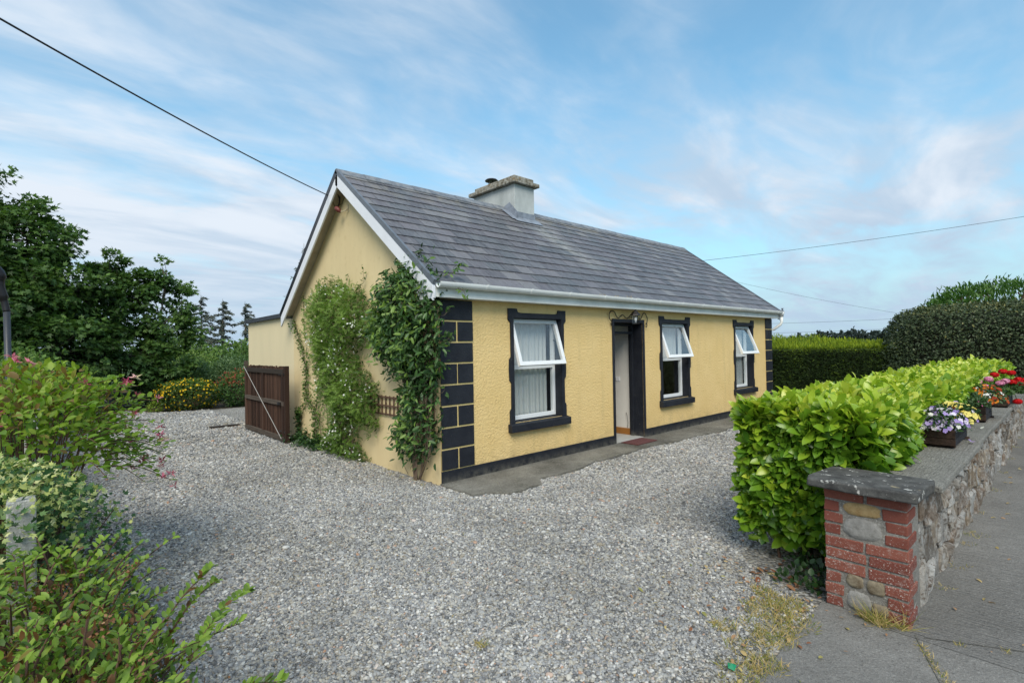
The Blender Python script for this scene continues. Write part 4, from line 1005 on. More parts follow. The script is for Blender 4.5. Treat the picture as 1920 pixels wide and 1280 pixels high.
stems('stem', lines, M_VINE, clem)
SPR = np.array(sprig); n = len(SPR); L = R.uniform(.05, .09, n)
scatter_mesh('sprig_foliage', 'oval', SPR, nrm(R.normal(0, .6, (n, 3)) + np.array([.1, -.3, -.1])), nrm(R.normal(0, .4, (n, 3)) + np.array([-.5, -.6, .5])), L, L * .42, R.uniform(.55, 1., n), L_CLEM, clem)

# ------------------------------------------------------------------ gate beside the gable
gt = thing('wooden_gate', 'dark brown slatted wooden gate folded back against the gable wall', 'gate', (-.33, 4.44, 0))
g0, g1, gz0, gz1 = 4.52, 6.94, .035, 1.40
n = 40
sm = MB().box((-.016, 0, 0), (.012, .030, gz1 - gz0)); sme = mesh('slat', sm.V, sm.F, M_GATE)
for i in range(n):
    o = bpy.data.objects.new('slat', sme); COL.objects.link(o); attach(o, gt)
    o.location = (-.325 + random.uniform(-.002, .002), g0 + .06 + i * (g1 - g0 - .14) / (n - 1), gz0 + random.uniform(-.010, .022)); o.rotation_euler = (random.uniform(-.004, .004), 0, random.uniform(-.05, .05))
for (a, b, z0, z1) in ((g0, g1, gz0 + .0, gz0 + .09), (g0, g1, gz1 - .13, gz1 - .04), (g0, g1, .69, .77)):
    MB().box((-.375, a, z0), (-.336, b, z1)).build('rail', M_GATER, gt, bevel=.004)
for v in (g0, (g0 + g1) / 2 - .04, g1 - .08):
    MB().box((-.379 if v == g0 else -.373, v, gz0 + .091), (-.335, v + .08, .689)).build('stile', M_GATE, gt, bevel=.004); MB().box((-.379 if v == g0 else -.373, v, .771), (-.335, v + .08, gz1 - .131)).build('stile', M_GATE, gt, bevel=.004)
MB().tube([(-.39, g0 + .06, gz0 + .05), (-.39, g1 - .02, gz1 - .02)], .0065, 6).build('brace_rod', M_ROPE, gt)
MB().box((-.40, g0 + .10, .70), (-.38, g0 + .24, .75)).build('bolt', M_IRON, gt)
MB().box((-.37, g1 - .02, gz1 - .02), (-.30, g1 + .06, gz1 + .10)).build('gate_post_cap', M_GATER, gt)
MB().box((-.365, g0 - .085, 0), (-.285, g0 - .008, gz1 + .02)).build('gate_post', M_GATE, gt, bevel=.004)
for z in (.2, 1.25): MB().box((-.372, g0 - .07, z), (-.366, g0 + .25, z + .03)).build('hinge', M_IRON, gt)
MB().box((-.9, 7.6, .0), (-.3, 7.72, .05)).build('timber_block', M_GATER, None)
tag(bpy.data.objects['timber_block'], 'short weathered timber lying on the gravel behind the gate', 'timber')

# ------------------------------------------------------------------ brick pier and stone wall
pier = thing('brick_pier', 'red brick gate pier with inset stones ending the garden wall', 'pier', (.25, -4.42, 0))
py0, py1, px0 = -4.63, -4.195, .10
MB().box((px0 + .004, py0 + .006, 0), (.42, py1 - .004, .765)).build('mortar_core', M_MORTAR, pier)
def rough_block(a, b, name, mat, parent, jit=.004, bev=.006, rnd_=None):
    a = Vector(a); b = Vector(b); V = []
    for (x, y, z) in ((0, 0, 0), (1, 0, 0), (1, 1, 0), (0, 1, 0), (0, 0, 1), (1, 0, 1), (1, 1, 1), (0, 1, 1)):
        V.append((a.x + (b.x - a.x) * x + random.uniform(-jit, jit), a.y + (b.y - a.y) * y + random.uniform(-jit, jit), a.z + (b.z - a.z) * z + random.uniform(-jit, jit)))
    F = [(0, 3, 2, 1), (4, 5, 6, 7), (0, 1, 5, 4), (1, 2, 6, 5), (2, 3, 7, 6), (3, 0, 4, 7)]
    m = MB().add(V, F); return m.build(name, mat, parent, bevel=bev)
pitch = .0755; H_ = .765
rows = ['F', 'h', 'h', 'h', 'F', 'F', 'F', 'h', 'h', 'h']
for i, t in enumerate(rows):
    z1 = H_ - .004 - i * pitch; z0 = max(z1 - .064, .0)
    dep = .21 if i % 2 else .105
    jl = .008 * math.sin(i * 2.1)
    if t == 'F':
        m_ = (py0 + py1) / 2 - .005
        rough_block((px0 - .002, m_ + .008 + jl, z0), (px0 + .10, py1 + .001, z1), 'brick', M_BRICK, pier)
        rough_block((px0 - .002, py0 - .002, z0), (px0 + dep, m_ - .008 + jl, z1), 'brick', M_BRICK, pier)
    else:
        rough_block((px0 - .002, py1 - .092 + jl, z0), (px0 + .10, py1 + .001, z1), 'brick', M_BRICK, pier)
        rough_block((px0 - .002, py0 - .002, z0), (px0 + dep, py0 + .115 + jl, z1), 'brick', M_BRICK, pier)
def pebble_stone(cy, cz, w, h, mat, name='stone', x=px0, t=.014, seg=14, sq=4.5):
    mb = MB(); V = [(x - t * .35, cy, cz)]; F = []
    for ring, (rr, xx) in enumerate(((.55, x - t * .33), (.9, x - t * .12), (1., x + t * .5))):
        for j in range(seg):
            q = 2 * math.pi * j / seg; cq, sq_ = math.cos(q), math.sin(q); k_ = (abs(cq) ** sq + abs(sq_) ** sq) ** (-1 / sq)
            V.append((xx, cy + cq * k_ * w / 2 * rr * (1 + .05 * math.sin(j * 2.3 + cz * 40)), cz + sq_ * k_ * h / 2 * rr * (1 + .06 * math.cos(j * 1.7 + cy * 30))))
    for j in range(seg): F.append((0, 1 + (j + 1) % seg, 1 + j))
    for r in range(2):
        for j in range(seg): F.append((1 + r * seg + j, 1 + r * seg + (j + 1) % seg, 1 + (r + 1) * seg + (j + 1) % seg, 1 + (r + 1) * seg + j))
    return mb.add(V, F).build(name, mat, pier, smooth=True)
pebble_stone(-4.40, .655, .20, .082, M_TAN); pebble_stone(-4.40, .535, .21, .130, M_LIME, sq=3.2); pebble_stone(-4.355, .205, .095, .085, M_BROWNST); pebble_stone(-4.465, .195, .095, .09, M_BROWNST); pebble_stone(-4.375, .085, .13, .12, M_LIME); pebble_stone(-4.485, .07, .09, .07, M_BROWNST)
# pier coping: one rough slab
bm = bmesh.new(); cop = [(.02, -4.12), (.10, -4.105), (.50, -4.14), (.50, -4.70), (.33, -4.72), (.30, -4.705), (.0, -4.695), (-.005, -4.4)]
vs = [bm.verts.new((x, y, .770 + .004 * math.sin(x * 40))) for x, y in cop]; f = bm.faces.new(vs); r = bmesh.ops.extrude_face_region(bm, geom=[f])
for v in r['geom']:
    if isinstance(v, bmesh.types.BMVert): v.co.z = .825 + .006 * math.sin(v.co.x * 21 + v.co.y * 17)
bmesh.ops.recalc_face_normals(bm, faces=bm.faces[:]); me = bpy.data.meshes.new('coping_slab'); bm.to_mesh(me); bm.free(); me.materials.append(M_PIERCOP)
o = link('coping_slab', me, pier); b = o.modifiers.new('b', 'BEVEL'); b.width = .012; b.segments = 3

wall = thing('stone_wall', 'rubble stone garden wall with flat grey coping along the footpath', 'wall', (5, -4.45, 0))
WL = 13.5
MB().box((.421, -4.600, 0), (WL, -4.20, .735)).build('mortar_core', M_MORTARB, wall)
MB().box((.32, -4.612, 0), (.420, -4.50, .735)).build('mortar_core', M_MORTAR, wall)
# coping slabs
x = .505; i = 0
while x < WL:
    w = random.uniform(.75, 1.15) if i else .95
    z = .783 + random.uniform(-.004, .004)
    rough_block((x + .004, -4.725 + random.uniform(-.012, .008), .737), (x + w - .004, -4.15, z), 'coping_slab', M_COPING, wall, .004, .010); x += w; i += 1
# rubble face: clipped Voronoi cells
def clip(poly, nx, ny, c):
    out = []
    for i in range(len(poly)):
        a, b = poly[i], poly[(i + 1) % len(poly)]; da = a[0] * nx + a[1] * ny - c; db = b[0] * nx + b[1] * ny - c
        if da <= 0: out.append(a)
        if (da < 0) != (db < 0) and da != db:
            t = da / (da - db); out.append((a[0] + (b[0] - a[0]) * t, a[1] + (b[1] - a[1]) * t))
    return out
def rubble():
    seeds = []
    x = .25
    while x < WL:
        w = random.uniform(.15, .33) * (1 if x < 7 else 1.4); ny = random.choice([3, 3, 4, 4, 5]) if x < 7 else 3
        hs = np.cumsum([random.uniform(.6, 1.4) for _ in range(ny)]); hs = hs / hs[-1] * .735
        z = 0
        for hh in hs:
            seeds.append((x + w / 2 + random.uniform(-.05, .05), (z + hh) / 2 + random.uniform(-.01, .01))); z = hh
        x += w * .92
    A = np.array(seeds); cells = []
    for i, (sx, sz) in enumerate(seeds):
        poly = [(max(.215, sx - .4), .0), (min(WL, sx + .4), .0), (min(WL, sx + .4), .735), (max(.215, sx - .4), .735)]
        d = np.hypot((A[:, 0] - sx), A[:, 1] - sz); near = np.argsort(d)[1:18]
        for j in near:
            dx, dz = A[j, 0] - sx, (A[j, 1] - sz); mx_, mz = (A[j, 0] + sx) / 2, (A[j, 1] + sz) / 2
            l = math.hypot(dx, dz); poly = clip(poly, dx / l, dz / l, (mx_ * dx + mz * dz) / l - .0055)
            if len(poly) < 3: break
        if len(poly) >= 3: cells.append((sx, sz, poly))
    return cells
cells = rubble(); cells.sort(key=lambda c: c[0])
rest = MB(); rtint = []
for i, (sx, sz, poly) in enumerate(cells):
    # resample edge with midpoints, jittered
    P = []
    for a, b in zip(poly, poly[1:] + poly[:1]):
        P.append(a)
        if math.dist(a, b) > .05: P.append(((a[0] + b[0]) / 2 + random.uniform(-.005, .005), (a[1] + b[1]) / 2 + random.uniform(-.005, .005)))
    cxx = sum(p[0] for p in P) / len(P); czz = sum(p[1] for p in P) / len(P); n = len(P)
    pr = random.uniform(.012, .050); base_y = -4.598
    lean = random.uniform(-.5, .5); leanz = random.uniform(-.5, .5)
    V = [(x, base_y, z) for x, z in P]
    V += [(cxx + (x - cxx) * .97, base_y - pr * .6, czz + (z - czz) * .97) for x, z in P]
    V += [(cxx + (x - cxx) * .72, base_y - pr * (1. + lean * (x - cxx) * 8 + leanz * (z - czz) * 8 + random.uniform(-.28, .28)), czz + (z - czz) * random.uniform(.70, .88)) for x, z in P]
    V += [(cxx, base_y - pr * 1.08, czz)]
    F = [(j, (j + 1) % n, n + (j + 1) % n, n + j) for j in range(n)] + [(n + j, n + (j + 1) % n, 2 * n + (j + 1) % n, 2 * n + j) for j in range(n)] + [(2 * n + j, 2 * n + (j + 1) % n, 3 * n) for j in range(n)]
    if i < 295: MB().add(V, F).build('stone', M_STONE, wall)
    else: rest.add(V, F); rtint += [random.random()] * len(V)
if rest.V:
    o = rest.build('stones', M_STONE, wall); o['kind'] = 'stuff'; a = o.data.attributes.new('tint', 'FLOAT', 'POINT'); a.data.foreach_set('value', np.array(rtint, np.float32))

# ------------------------------------------------------------------ laurel hedge
lh = thing('laurel_hedge', 'bright green cherry laurel hedge clipped square behind the stone wall', 'hedge', (4.5, -3.95, 0))
HX0, HX1, HY0, HY1, HZ = .50, 10.6, -3.50, -4.30, 1.17
def laurel():
    P = []; O = []
    def add(p, o): P.append(p); O.append(np.tile(o, (len(p), 1)) if np.ndim(o) == 1 else o)
    dens = 1500
    # top
    n = int(dens * 1.25 * (HX1 - HX0) * .95); x = HX0 + (HX1 - HX0) * R.random(n) ** 1.15; y = R.uniform(HY1 - .10, HY0, n)
    z = HZ + .035 * np.sin(x * 5) * np.sin(y * 6) + .025 * np.sin(x * 13 + 1) - np.abs(R.normal(0, .05, n)) + (R.random(n) < .1) * R.uniform(0, .07, n)
    edge = np.minimum(np.abs(y - HY0), np.abs(y - HY1 + .10)); z -= np.clip(.12 - edge, 0, 1) ** 1.3 * .8
    add(np.stack([x, y, z], 1), np.array([0, -.05, 1.]))
    # near end
    n = int(dens * 1.6 * .9 * 1.1); y = R.uniform(HY1 + .08, HY0 + .02, n); z = .14 + (HZ - .14) * R.random(n) ** .85
    keep = R.random(n) < np.clip((z - .05) / .25, .12, 1); y, z = y[keep], z[keep]; n = len(y)
    x = HX0 + .04 + .10 * np.clip((.35 - z) / .3, 0, 1) - .05 * np.sin(y * 9) * np.sin(z * 8) + np.abs(R.normal(0, .05, n)); add(np.stack([x, y, z], 1), np.array([-1., 0, .12]))
    # inner (driveway) face
    n = int(dens * .75 * (HX1 - HX0) * 1.05); x = R.uniform(HX0, HX1, n); z = R.uniform(.12, HZ, n); keep = R.random(n) < np.clip(z / .3, .2, 1); x, z = x[keep], z[keep]; n = len(x)
    y = HY0 + .02 + .04 * np.sin(x * 7) * np.sin(z * 8) - np.abs(R.normal(0, .05, n)); add(np.stack([x, y, z], 1), np.array([0, 1., .15]))
    # footpath side above the coping
    n = int(dens * 1.5 * (HX1 - HX0) * .42); x = HX0 + .05 + (HX1 - HX0) * R.random(n) ** 1.2; z = R.uniform(.80, HZ, n)
    bul = .10 + .07 * np.sin(x * 2.1 + .5) * (1 - np.clip((1.4 - x), 0, 1)); bul = np.where(x < 1.1, bul * np.clip((x - .35) / .75, 0, 1), bul)
    bul = np.where(x > 1.9, np.minimum(bul, .12), bul)
    y = HY1 - bul + np.abs(R.normal(0, .04, n)); add(np.stack([x, y, z], 1), np.array([0, -1., .2]))
    P = np.concatenate(P); O = np.concatenate(O); n = len(P)
    # leaves grow in small rosettes: nudge groups of 5 to a shared centre with fanned directions
    g = n // 5; P = P[:g * 5].copy(); O = O[:g * 5].copy(); perm = np.arange(g * 5)
    cen = P[::5][:g] if False else P[:g]; out = O[:g]
    cen = P[R.permutation(g * 5)[:g]] if False else None
    idx = R.permutation(g * 5); P, O = P[idx], O[idx]
    cen = P[:g]; out = nrm(O[:g] + R.normal(0, .25, (g, 3)) + np.array([0, 0, .15]))
    ref = nrm(np.cross(out, runit(g))); ref2 = np.cross(out, ref)
    PP, DD, NN, TT = [], [], [], []
    for k_ in range(6):
        a = k_ * 2.4 + R.normal(0, .25, g); sp_ = R.uniform(.45, 1.1, g) * (1.2 if k_ > 2 else .75)
        rad_ = ref * np.cos(a)[:, None] + ref2 * np.sin(a)[:, None]
        d = nrm(out + rad_ * sp_[:, None] + np.array([0, 0, -.05])); nn = nrm(out * 1. - rad_ * .5 + R.normal(0, .2, (g, 3)) + np.array([0, 0, .25]))
        PP.append(cen + R.normal(0, .010, (g, 3)) - out * (.012 * k_)); DD.append(d); NN.append(nn)
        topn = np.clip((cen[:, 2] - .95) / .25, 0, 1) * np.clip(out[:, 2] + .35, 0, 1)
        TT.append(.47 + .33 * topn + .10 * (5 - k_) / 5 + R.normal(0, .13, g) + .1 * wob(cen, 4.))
    return map(np.concatenate, (PP, DD, NN, TT))
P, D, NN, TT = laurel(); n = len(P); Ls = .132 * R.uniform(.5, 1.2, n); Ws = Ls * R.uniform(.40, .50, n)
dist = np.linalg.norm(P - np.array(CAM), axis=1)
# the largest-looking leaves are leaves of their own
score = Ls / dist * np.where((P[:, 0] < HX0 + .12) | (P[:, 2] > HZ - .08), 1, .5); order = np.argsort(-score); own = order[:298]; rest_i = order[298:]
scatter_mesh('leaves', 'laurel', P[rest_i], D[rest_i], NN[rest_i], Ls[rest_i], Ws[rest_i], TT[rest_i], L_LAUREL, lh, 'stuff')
tv, tf = TPL['laurel']; variants = []
for k_ in range(12):
    me = mesh('leaf', [(v[0], v[1] * .45, v[2]) for v in tv], tf, L_LAUREL, True); a = me.attributes.new('tint', 'FLOAT', 'POINT'); a.data.foreach_set('value', np.full(len(tv), .28 + .05 * k_, np.float32)); variants.append(me)
Dn = nrm(D); Nn_ = nrm(NN - (NN * Dn).sum(1, keepdims=True) * Dn); Bn = np.cross(Nn_, Dn)
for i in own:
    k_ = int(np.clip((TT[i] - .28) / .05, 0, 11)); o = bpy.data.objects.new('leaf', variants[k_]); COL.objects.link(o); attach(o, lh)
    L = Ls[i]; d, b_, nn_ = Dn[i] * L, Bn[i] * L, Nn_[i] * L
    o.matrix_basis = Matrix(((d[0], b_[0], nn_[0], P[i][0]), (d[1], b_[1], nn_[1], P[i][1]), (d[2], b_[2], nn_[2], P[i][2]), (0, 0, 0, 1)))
lines = []
for k_ in range(70):
    x = random.uniform(HX0 + .1, HX1) if k_ > 25 else random.uniform(HX0 + .1, HX0 + 1.2); y = random.uniform(-4.12, -3.65)
    lines.append(([(x, y, 0), (x + random.uniform(-.08, .08), y + random.uniform(-.05, .05), .35), (x + random.uniform(-.15, .15), y + random.uniform(-.12, .12), .75), (x + random.uniform(-.2, .2), y + random.uniform(-.2, .2), 1.05)], [.012, .010, .008, .005]))
stems('branch', lines, M_TWIG, lh)
MB().box((HX0 + .28, -4.10, .22), (HX1 - .2, HY0 - .20, HZ - .16)).build('dark_core', M_CORE, lh)  # solid dark box added as opaque, shade-coloured hedge inside
# low weeds at the foot of the hedge
n = 260; P = np.stack([R.uniform(.12, .75, n), R.uniform(-4.15, -3.85, n), np.abs(R.normal(.05, .05, n)) + .01], 1)
wd = thing('ivy_weed', 'small dark green weed beside the foot of the brick pier', 'weed', (.4, -4., 0)); foliage_on('foliage', 'hex', P, np.tile([-.4, 0, .9], (n, 1)), .045, .7, .3 + R.normal(0, .15, n), L_CLEM, wd, .7, .3)

# ------------------------------------------------------------------ planters on the wall
def planter(x0, x1, y0, y1, z0, h, label):
    t = thing('planter_box', label, 'planter', ((x0 + x1) / 2, (y0 + y1) / 2, z0), 'wooden flower boxes on the wall coping')
    th = .018; z1 = z0 + h; zm = z0 + h * .5
    for a, b in ((z0 + .018, zm - .002), (zm + .002, z1)):
        MB().box((x0, y0, a), (x0 + th, y1, b)).build('end_board', M_BOX, t, bevel=.002)
        MB().box((x1 - th, y0, a), (x1, y1, b)).build('end_board', M_BOX, t, bevel=.002)
        MB().box((x0 + th, y0, a), (x1 - th, y0 + th, b)).build('side_board', M_BOXE, t, bevel=.002)
        MB().box((x0 + th, y1 - th, a), (x1 - th, y1, b)).build('side_board', M_BOXE, t, bevel=.002)
    MB().box((x0 + .03, y0 + .006, z0), (x0 + .07, y1 - .006, z0 + .0175)).build('foot', M_BOX, t); MB().box((x1 - .07, y0 - .02, z0), (x1 - .03, y1 - .006, z0 + .0175)).build('foot', M_BOX, t)
    MB().box((x0 + th, y0 + th, z0 + .02), (x1 - th, y1 - th, z1 - .02)).build('soil', M_SOIL, t)
    return t
PZ = .788
planter(2.0, 2.68, -4.62, -4.40, PZ, .15, 'dark wooden box with violas and pansies, nearest on the wall')
planter(3.95, 4.55, -4.64, -4.40, PZ, .17, 'dark wooden box of orange flowers, between the viola and geranium boxes')
planter(5.75, 6.5, -4.70, -4.44, PZ, .17, 'dark wooden box of pink and red geraniums, farthest on the wall')
def mound(c, r, n, seed=0):
    d = runit(n); d[:, 2] = np.abs(d[:, 2]); rr = R.random(n) ** .35
    return np.array(c) + d * rr[:, None] * np.array(r), d
def flower_plant(name, label, cat, c, r, leafm, leaf, nleaf, blooms, loc, shape='hex', droop=0.):
    t = thing(name, label, cat, loc)
    P, d = mound(c, r, nleaf); foliage_on('foliage', shape, P, d, leaf, .5, .4 + R.normal(0, .2, nleaf), leafm, t, .7, .2)
    for (m, k_, sz, sel) in blooms:
        P, d = mound(c, np.array(r) * 1.06, k_ * 3); kp = sel(P, d); P, d = P[kp][:k_], d[kp][:k_]; n = len(P)
        scatter_mesh('flower', 'flower', P, np.cross(d, runit(n)), nrm(d + np.array([-.5, -.4, .35])), R.uniform(.8, 1.15, n) * sz, R.uniform(.8, 1.15, n) * sz, R.random(n), m, t)
    return t
allp = lambda P, d: np.linalg.norm(P, axis=1) > 0
flower_plant('viola_plant', 'lilac and white violas spilling over the front of the nearest box', 'flowers', (2.2, -4.50, .94), (.31, .19, .17), L_CLEM, .04, 900, [(F_VIO, 230, .042, allp), (F_WHITE, 34, .03, allp)], (2.2, -4.5, .93))
flower_plant('pansy_plant', 'pale yellow pansies behind the violas in the nearest box', 'flowers', (2.52, -4.56, .97), (.24, .17, .16), L_CLEM, .04, 600, [(F_PANSY, 75, .065, allp), (F_ORG, 6, .05, allp), (F_VIO, 16, .04, allp)], (2.52, -4.56, .95))
flower_plant('heather_plant', 'fine grey green foliage with tiny flowers in the second box', 'flowers', (4.05, -4.50, .96), (.22, .17, .13), L_PALE, .05, 900, [(F_PINK, 26, .02, allp)], (4.05, -4.5, .96), 'diamond')
flower_plant('marigold_plant', 'orange and white flowers trailing over the second box', 'flowers', (4.42, -4.62, .98), (.30, .17, .18), L_CLEM, .04, 700, [(F_ORG, 120, .055, allp), (F_WHITE, 30, .035, lambda P, d: P[:, 2] > 1.02)], (4.42, -4.62, .95))
def geranium(label, c, r, heads, mat, loc):
    t = thing('geranium_plant', label, 'flowers', loc)
    P, d = mound((c[0], c[1], c[2] - .05), r, 600); foliage_on('foliage', 'palmate', P, d, .05, 1., .35 + R.normal(0, .18, 600), L_YOUNG, t, .7, .3)
    for h_ in heads:
        hc = Vector(h_); d = runit(60); P = np.array(hc) + d * np.array([.045, .045, .030]); n = len(P)
        scatter_mesh('flower', 'flower', P, np.cross(d, runit(n)), d, R.uniform(.03, .042, n), R.uniform(.03, .042, n), R.random(n), mat, t)
        MB().tube([(h_[0] * .4 + c[0] * .6, h_[1] * .4 + c[1] * .6, c[2]), h_], .004, 5).build('stalk', L_YOUNG, t)
geranium('pink geraniums in the farthest box', (5.9, -4.58, 1.0), (.22, .16, .12), [(5.62, -4.42, 1.13), (5.72, -4.52, 1.16), (5.85, -4.62, 1.10), (5.7, -4.48, 1.06), (6.05, -4.66, 1.12)], F_PINK, (5.9, -4.58, 1.))
geranium('bright red geraniums spreading at the right of the farthest box', (6.35, -4.68, 1.0), (.30, .20, .16), [(6.1, -4.55, 1.2), (6.3, -4.62, 1.24), (6.35, -4.70, 1.22), (6.2, -4.72, 1.10), (6.4, -4.78, 1.08), (6.5, -4.76, 1.12), (6.45, -4.84, 1.02), (6.55, -4.86, .98), (5.95, -4.78, .86), (6.6, -4.80, 1.1)], F_RED, (6.35, -4.68, 1.))
o = scatter_mesh('fallen_petals', 'flower', np.array([(2.35, -4.67, .80), (2.44, -4.665, .80), (2.38, -4.69, .80), (3.4, -4.66, .80)]), runit(4), np.tile([0, 0, 1.], (4, 1)), np.full(4, .04), np.full(4, .04), np.array([.9, .2, .5, 1.]), F_VIO, None, 'stuff'); tag(o, 'pale petals fallen on the wall coping', 'petals')

# ------------------------------------------------------------------ hedges at the right
ch_ = thing('conifer_hedge', 'dense green conifer hedge with bright fluffy top beyond the cottage', 'hedge', (13.2, 1.5, 0))
def hedge_faces(x0, x1, y0, y1, z1, dens, soft=.05):
    out = []
    n = int(dens * (y1 - y0) * z1); P = np.stack([np.full(n, x0), R.uniform(y0, y1, n), R.uniform(0, z1, n)], 1); out.append((P, np.tile([-1., 0, .1], (n, 1))))
    n = int(dens * (y1 - y0) * (x1 - x0)); P = np.stack([R.uniform(x0, x1, n), R.uniform(y0, y1, n), np.full(n, z1)], 1); out.append((P, np.tile([0, 0, 1.], (n, 1))))
    n = int(dens * (x1 - x0) * z1); P = np.stack([R.uniform(x0, x1, n), np.full(n, y0), R.uniform(0, z1, n)], 1); out.append((P, np.tile([0, -1., .1], (n, 1))))
    P = np.concatenate([a for a, b in out]); O = np.concatenate([b for a, b in out]); n = len(P)
    P += O * (soft * wob(P, 3.)[:, None] + R.normal(0, soft * .5, n)[:, None]); return P, O
P, O = hedge_faces(12.5, 14.6, -2.2, 5., 1.50, 2400, .035); top = O[:, 2] > .9; n = len(P)
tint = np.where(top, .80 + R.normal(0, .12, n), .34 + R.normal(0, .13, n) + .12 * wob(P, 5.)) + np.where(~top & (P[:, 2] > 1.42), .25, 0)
foliage_on('foliage', 'pinnate', P, O, .085, .5, tint, L_CONIF, ch_, .8, .35)
n = 15000; P = np.stack([12.5 + 2.1 * R.random(n) ** .8, R.uniform(-2.2, 5, n), np.zeros(n)], 1)
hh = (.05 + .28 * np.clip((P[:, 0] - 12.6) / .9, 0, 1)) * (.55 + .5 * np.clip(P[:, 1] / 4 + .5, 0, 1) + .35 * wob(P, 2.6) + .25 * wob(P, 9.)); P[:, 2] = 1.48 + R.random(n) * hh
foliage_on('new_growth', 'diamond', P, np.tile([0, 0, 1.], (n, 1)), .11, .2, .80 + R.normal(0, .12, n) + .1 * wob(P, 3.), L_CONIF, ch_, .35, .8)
MB().box((12.62, -2.1, 0), (14.5, 4.9, 1.455)).build('dark_core', M_CORE, ch_)  # dark filler block, keeps the hedge opaque and dark within

dh = thing('dark_hedge', 'tall rounded dark grey green clipped hedge at the right', 'hedge', (13.5, -4.6, 0))
def rounded(cx, cy, hx, hy, z1, n, p=5):
    ar = np.array([hy * z1, hy * z1, hx * z1, hx * z1, 2 * hx * hy]); fc_ = R.choice(5, n, p=ar / ar.sum()); d = R.uniform(-1, 1, (n, 3)); d[:, 2] = R.random(n)
    d[fc_ == 0, 0] = -1; d[fc_ == 1, 0] = 1; d[fc_ == 2, 1] = -1; d[fc_ == 3, 1] = 1; d[fc_ == 4, 2] = 1
    s = (np.abs(d) ** p).sum(1) ** (-1 / p); q = d * s[:, None]
    P = np.stack([cx + q[:, 0] * hx, cy + q[:, 1] * hy, q[:, 2] * z1], 1); O = nrm(np.sign(q) * np.abs(q) ** (p - 1) / np.array([hx, hy, z1])); return P, O
P, O = rounded(13.9, -5.2, 1.75, 3.35, 2.52, 60000, 7)
P += O * (.06 * wob(P, 3.2) + R.normal(0, .035, len(P)))[:, None]
keep = (P[:, 0] < 15.2); P, O = P[keep], O[keep]; n = len(P)
d = nrm(R.normal(0, .6, (n, 3)) + np.array([-.2, -.3, .3])); scatter_mesh('foliage', 'oval', P, d, nrm(O + R.normal(0, .35, (n, 3)) + np.array([0, 0, .3])), R.uniform(.05, .085, n), R.uniform(.026, .04, n), .45 + R.normal(0, .2, n) + .15 * wob(P, 4.) + .25 * (P[:, 2] > 2.3), L_ELAE, dh)
Pc, Oc = None, None
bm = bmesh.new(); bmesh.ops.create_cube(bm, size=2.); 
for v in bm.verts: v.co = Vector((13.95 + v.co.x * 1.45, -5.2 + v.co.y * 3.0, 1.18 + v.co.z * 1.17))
me = bpy.data.meshes.new('dark_core'); bm.to_mesh(me); bm.free(); me.materials.append(M_CORE); link('dark_core', me, dh).modifiers.new('b', 'BEVEL').width = .4  # added dark solid that closes the gaps between the leaves

ts = thing('tall_leafy_shrub', 'bright green pointed leafed shrub rising behind the dark hedge', 'shrub', (16.2, -5., 0))
P, O = rounded(16.5, -5.6, 1.2, 3.6, 3.15, 22000, 5); P += O * (.10 * wob(P, 2.6) + R.normal(0, .10, len(P)))[:, None]; n = len(P)
foliage_on('foliage', 'oval', P, O, .15, .30, .55 + R.normal(0, .2, n), L_TALL, ts, .6, .6)
stems('stem', [([(16.3 + random.uniform(-1, 1), -5.4 + random.uniform(-3, 3), 0), (16.3 + random.uniform(-1.2, 1.2), -5.4 + random.uniform(-3, 3), 3.0)], .02) for _ in range(40)], M_TWIG, ts)

# ------------------------------------------------------------------ left boundary: posts, bushes
fence = thing('concrete_fence', 'low concrete post fence buried in shrubs along the left boundary', 'fence', (-3.75, 3., 0))
for i, v in enumerate([-2.02, 1.1, 3.8, 6.45, 9.1, 11.8]):
    MB().prism([(-3.755, v - .05, 0), (-3.655, v - .05, 0), (-3.655, v + .05, 0), (-3.755, v + .05, 0)], (0, 0, 1.04)).build('post', M_POSTC, fence, bevel=.006)
for a, b in ((-1.97, 1.05), (1.15, 3.75), (3.85, 6.4), (6.5, 9.05), (9.15, 11.75)):
    for z in (.02, .33, .64): MB().box((-3.73, a, z), (-3.68, b, z + .30)).build('panel', M_POSTC, fence, bevel=.004)
bf = thing('panel_fence', 'low pale concrete panel fence at the end of the gravel', 'fence', (-2.5, 15.6, 0))
for u in (-5.1, -3.25, -1.4, .45):
    MB().box((u - .05, 15.42, 0), (u + .05, 15.54, .47)).build('post', M_POSTC, bf, bevel=.006)
    if u < -1.2:
        for z in (.02, .16, .30):
            for zz_ in (0, .07): MB().box((u + .051, 15.46 + (0 if zz_ else .008), z + zz_), (u + 1.799, 15.50, z + zz_ + .066)).build('panel', M_POSTC, bf)
post = thing('garden_post', 'dark grey slightly leaning lamp post at the left edge', 'lamp post', (-3.86, 1.68, 0))
MB().tube([(-3.87, 1.68, 0), (-3.868, 1.68, 1.1), (-3.885, 1.69, 2.14)], .027, 10).build('pole', M_GLAMP, post, smooth=True)
mb = MB(); mb.tube(smooth_line([(-3.885, 1.69, 2.13), (-3.90, 1.70, 2.22), (-3.935, 1.70, 2.36), (-3.95, 1.70, 2.50), (-4.05, 1.70, 2.60)]), [.03] * 8 + [.045] * 8 + [.06] * 9, 10); mb.build('lamp_arm', M_IRON, post, smooth=True)

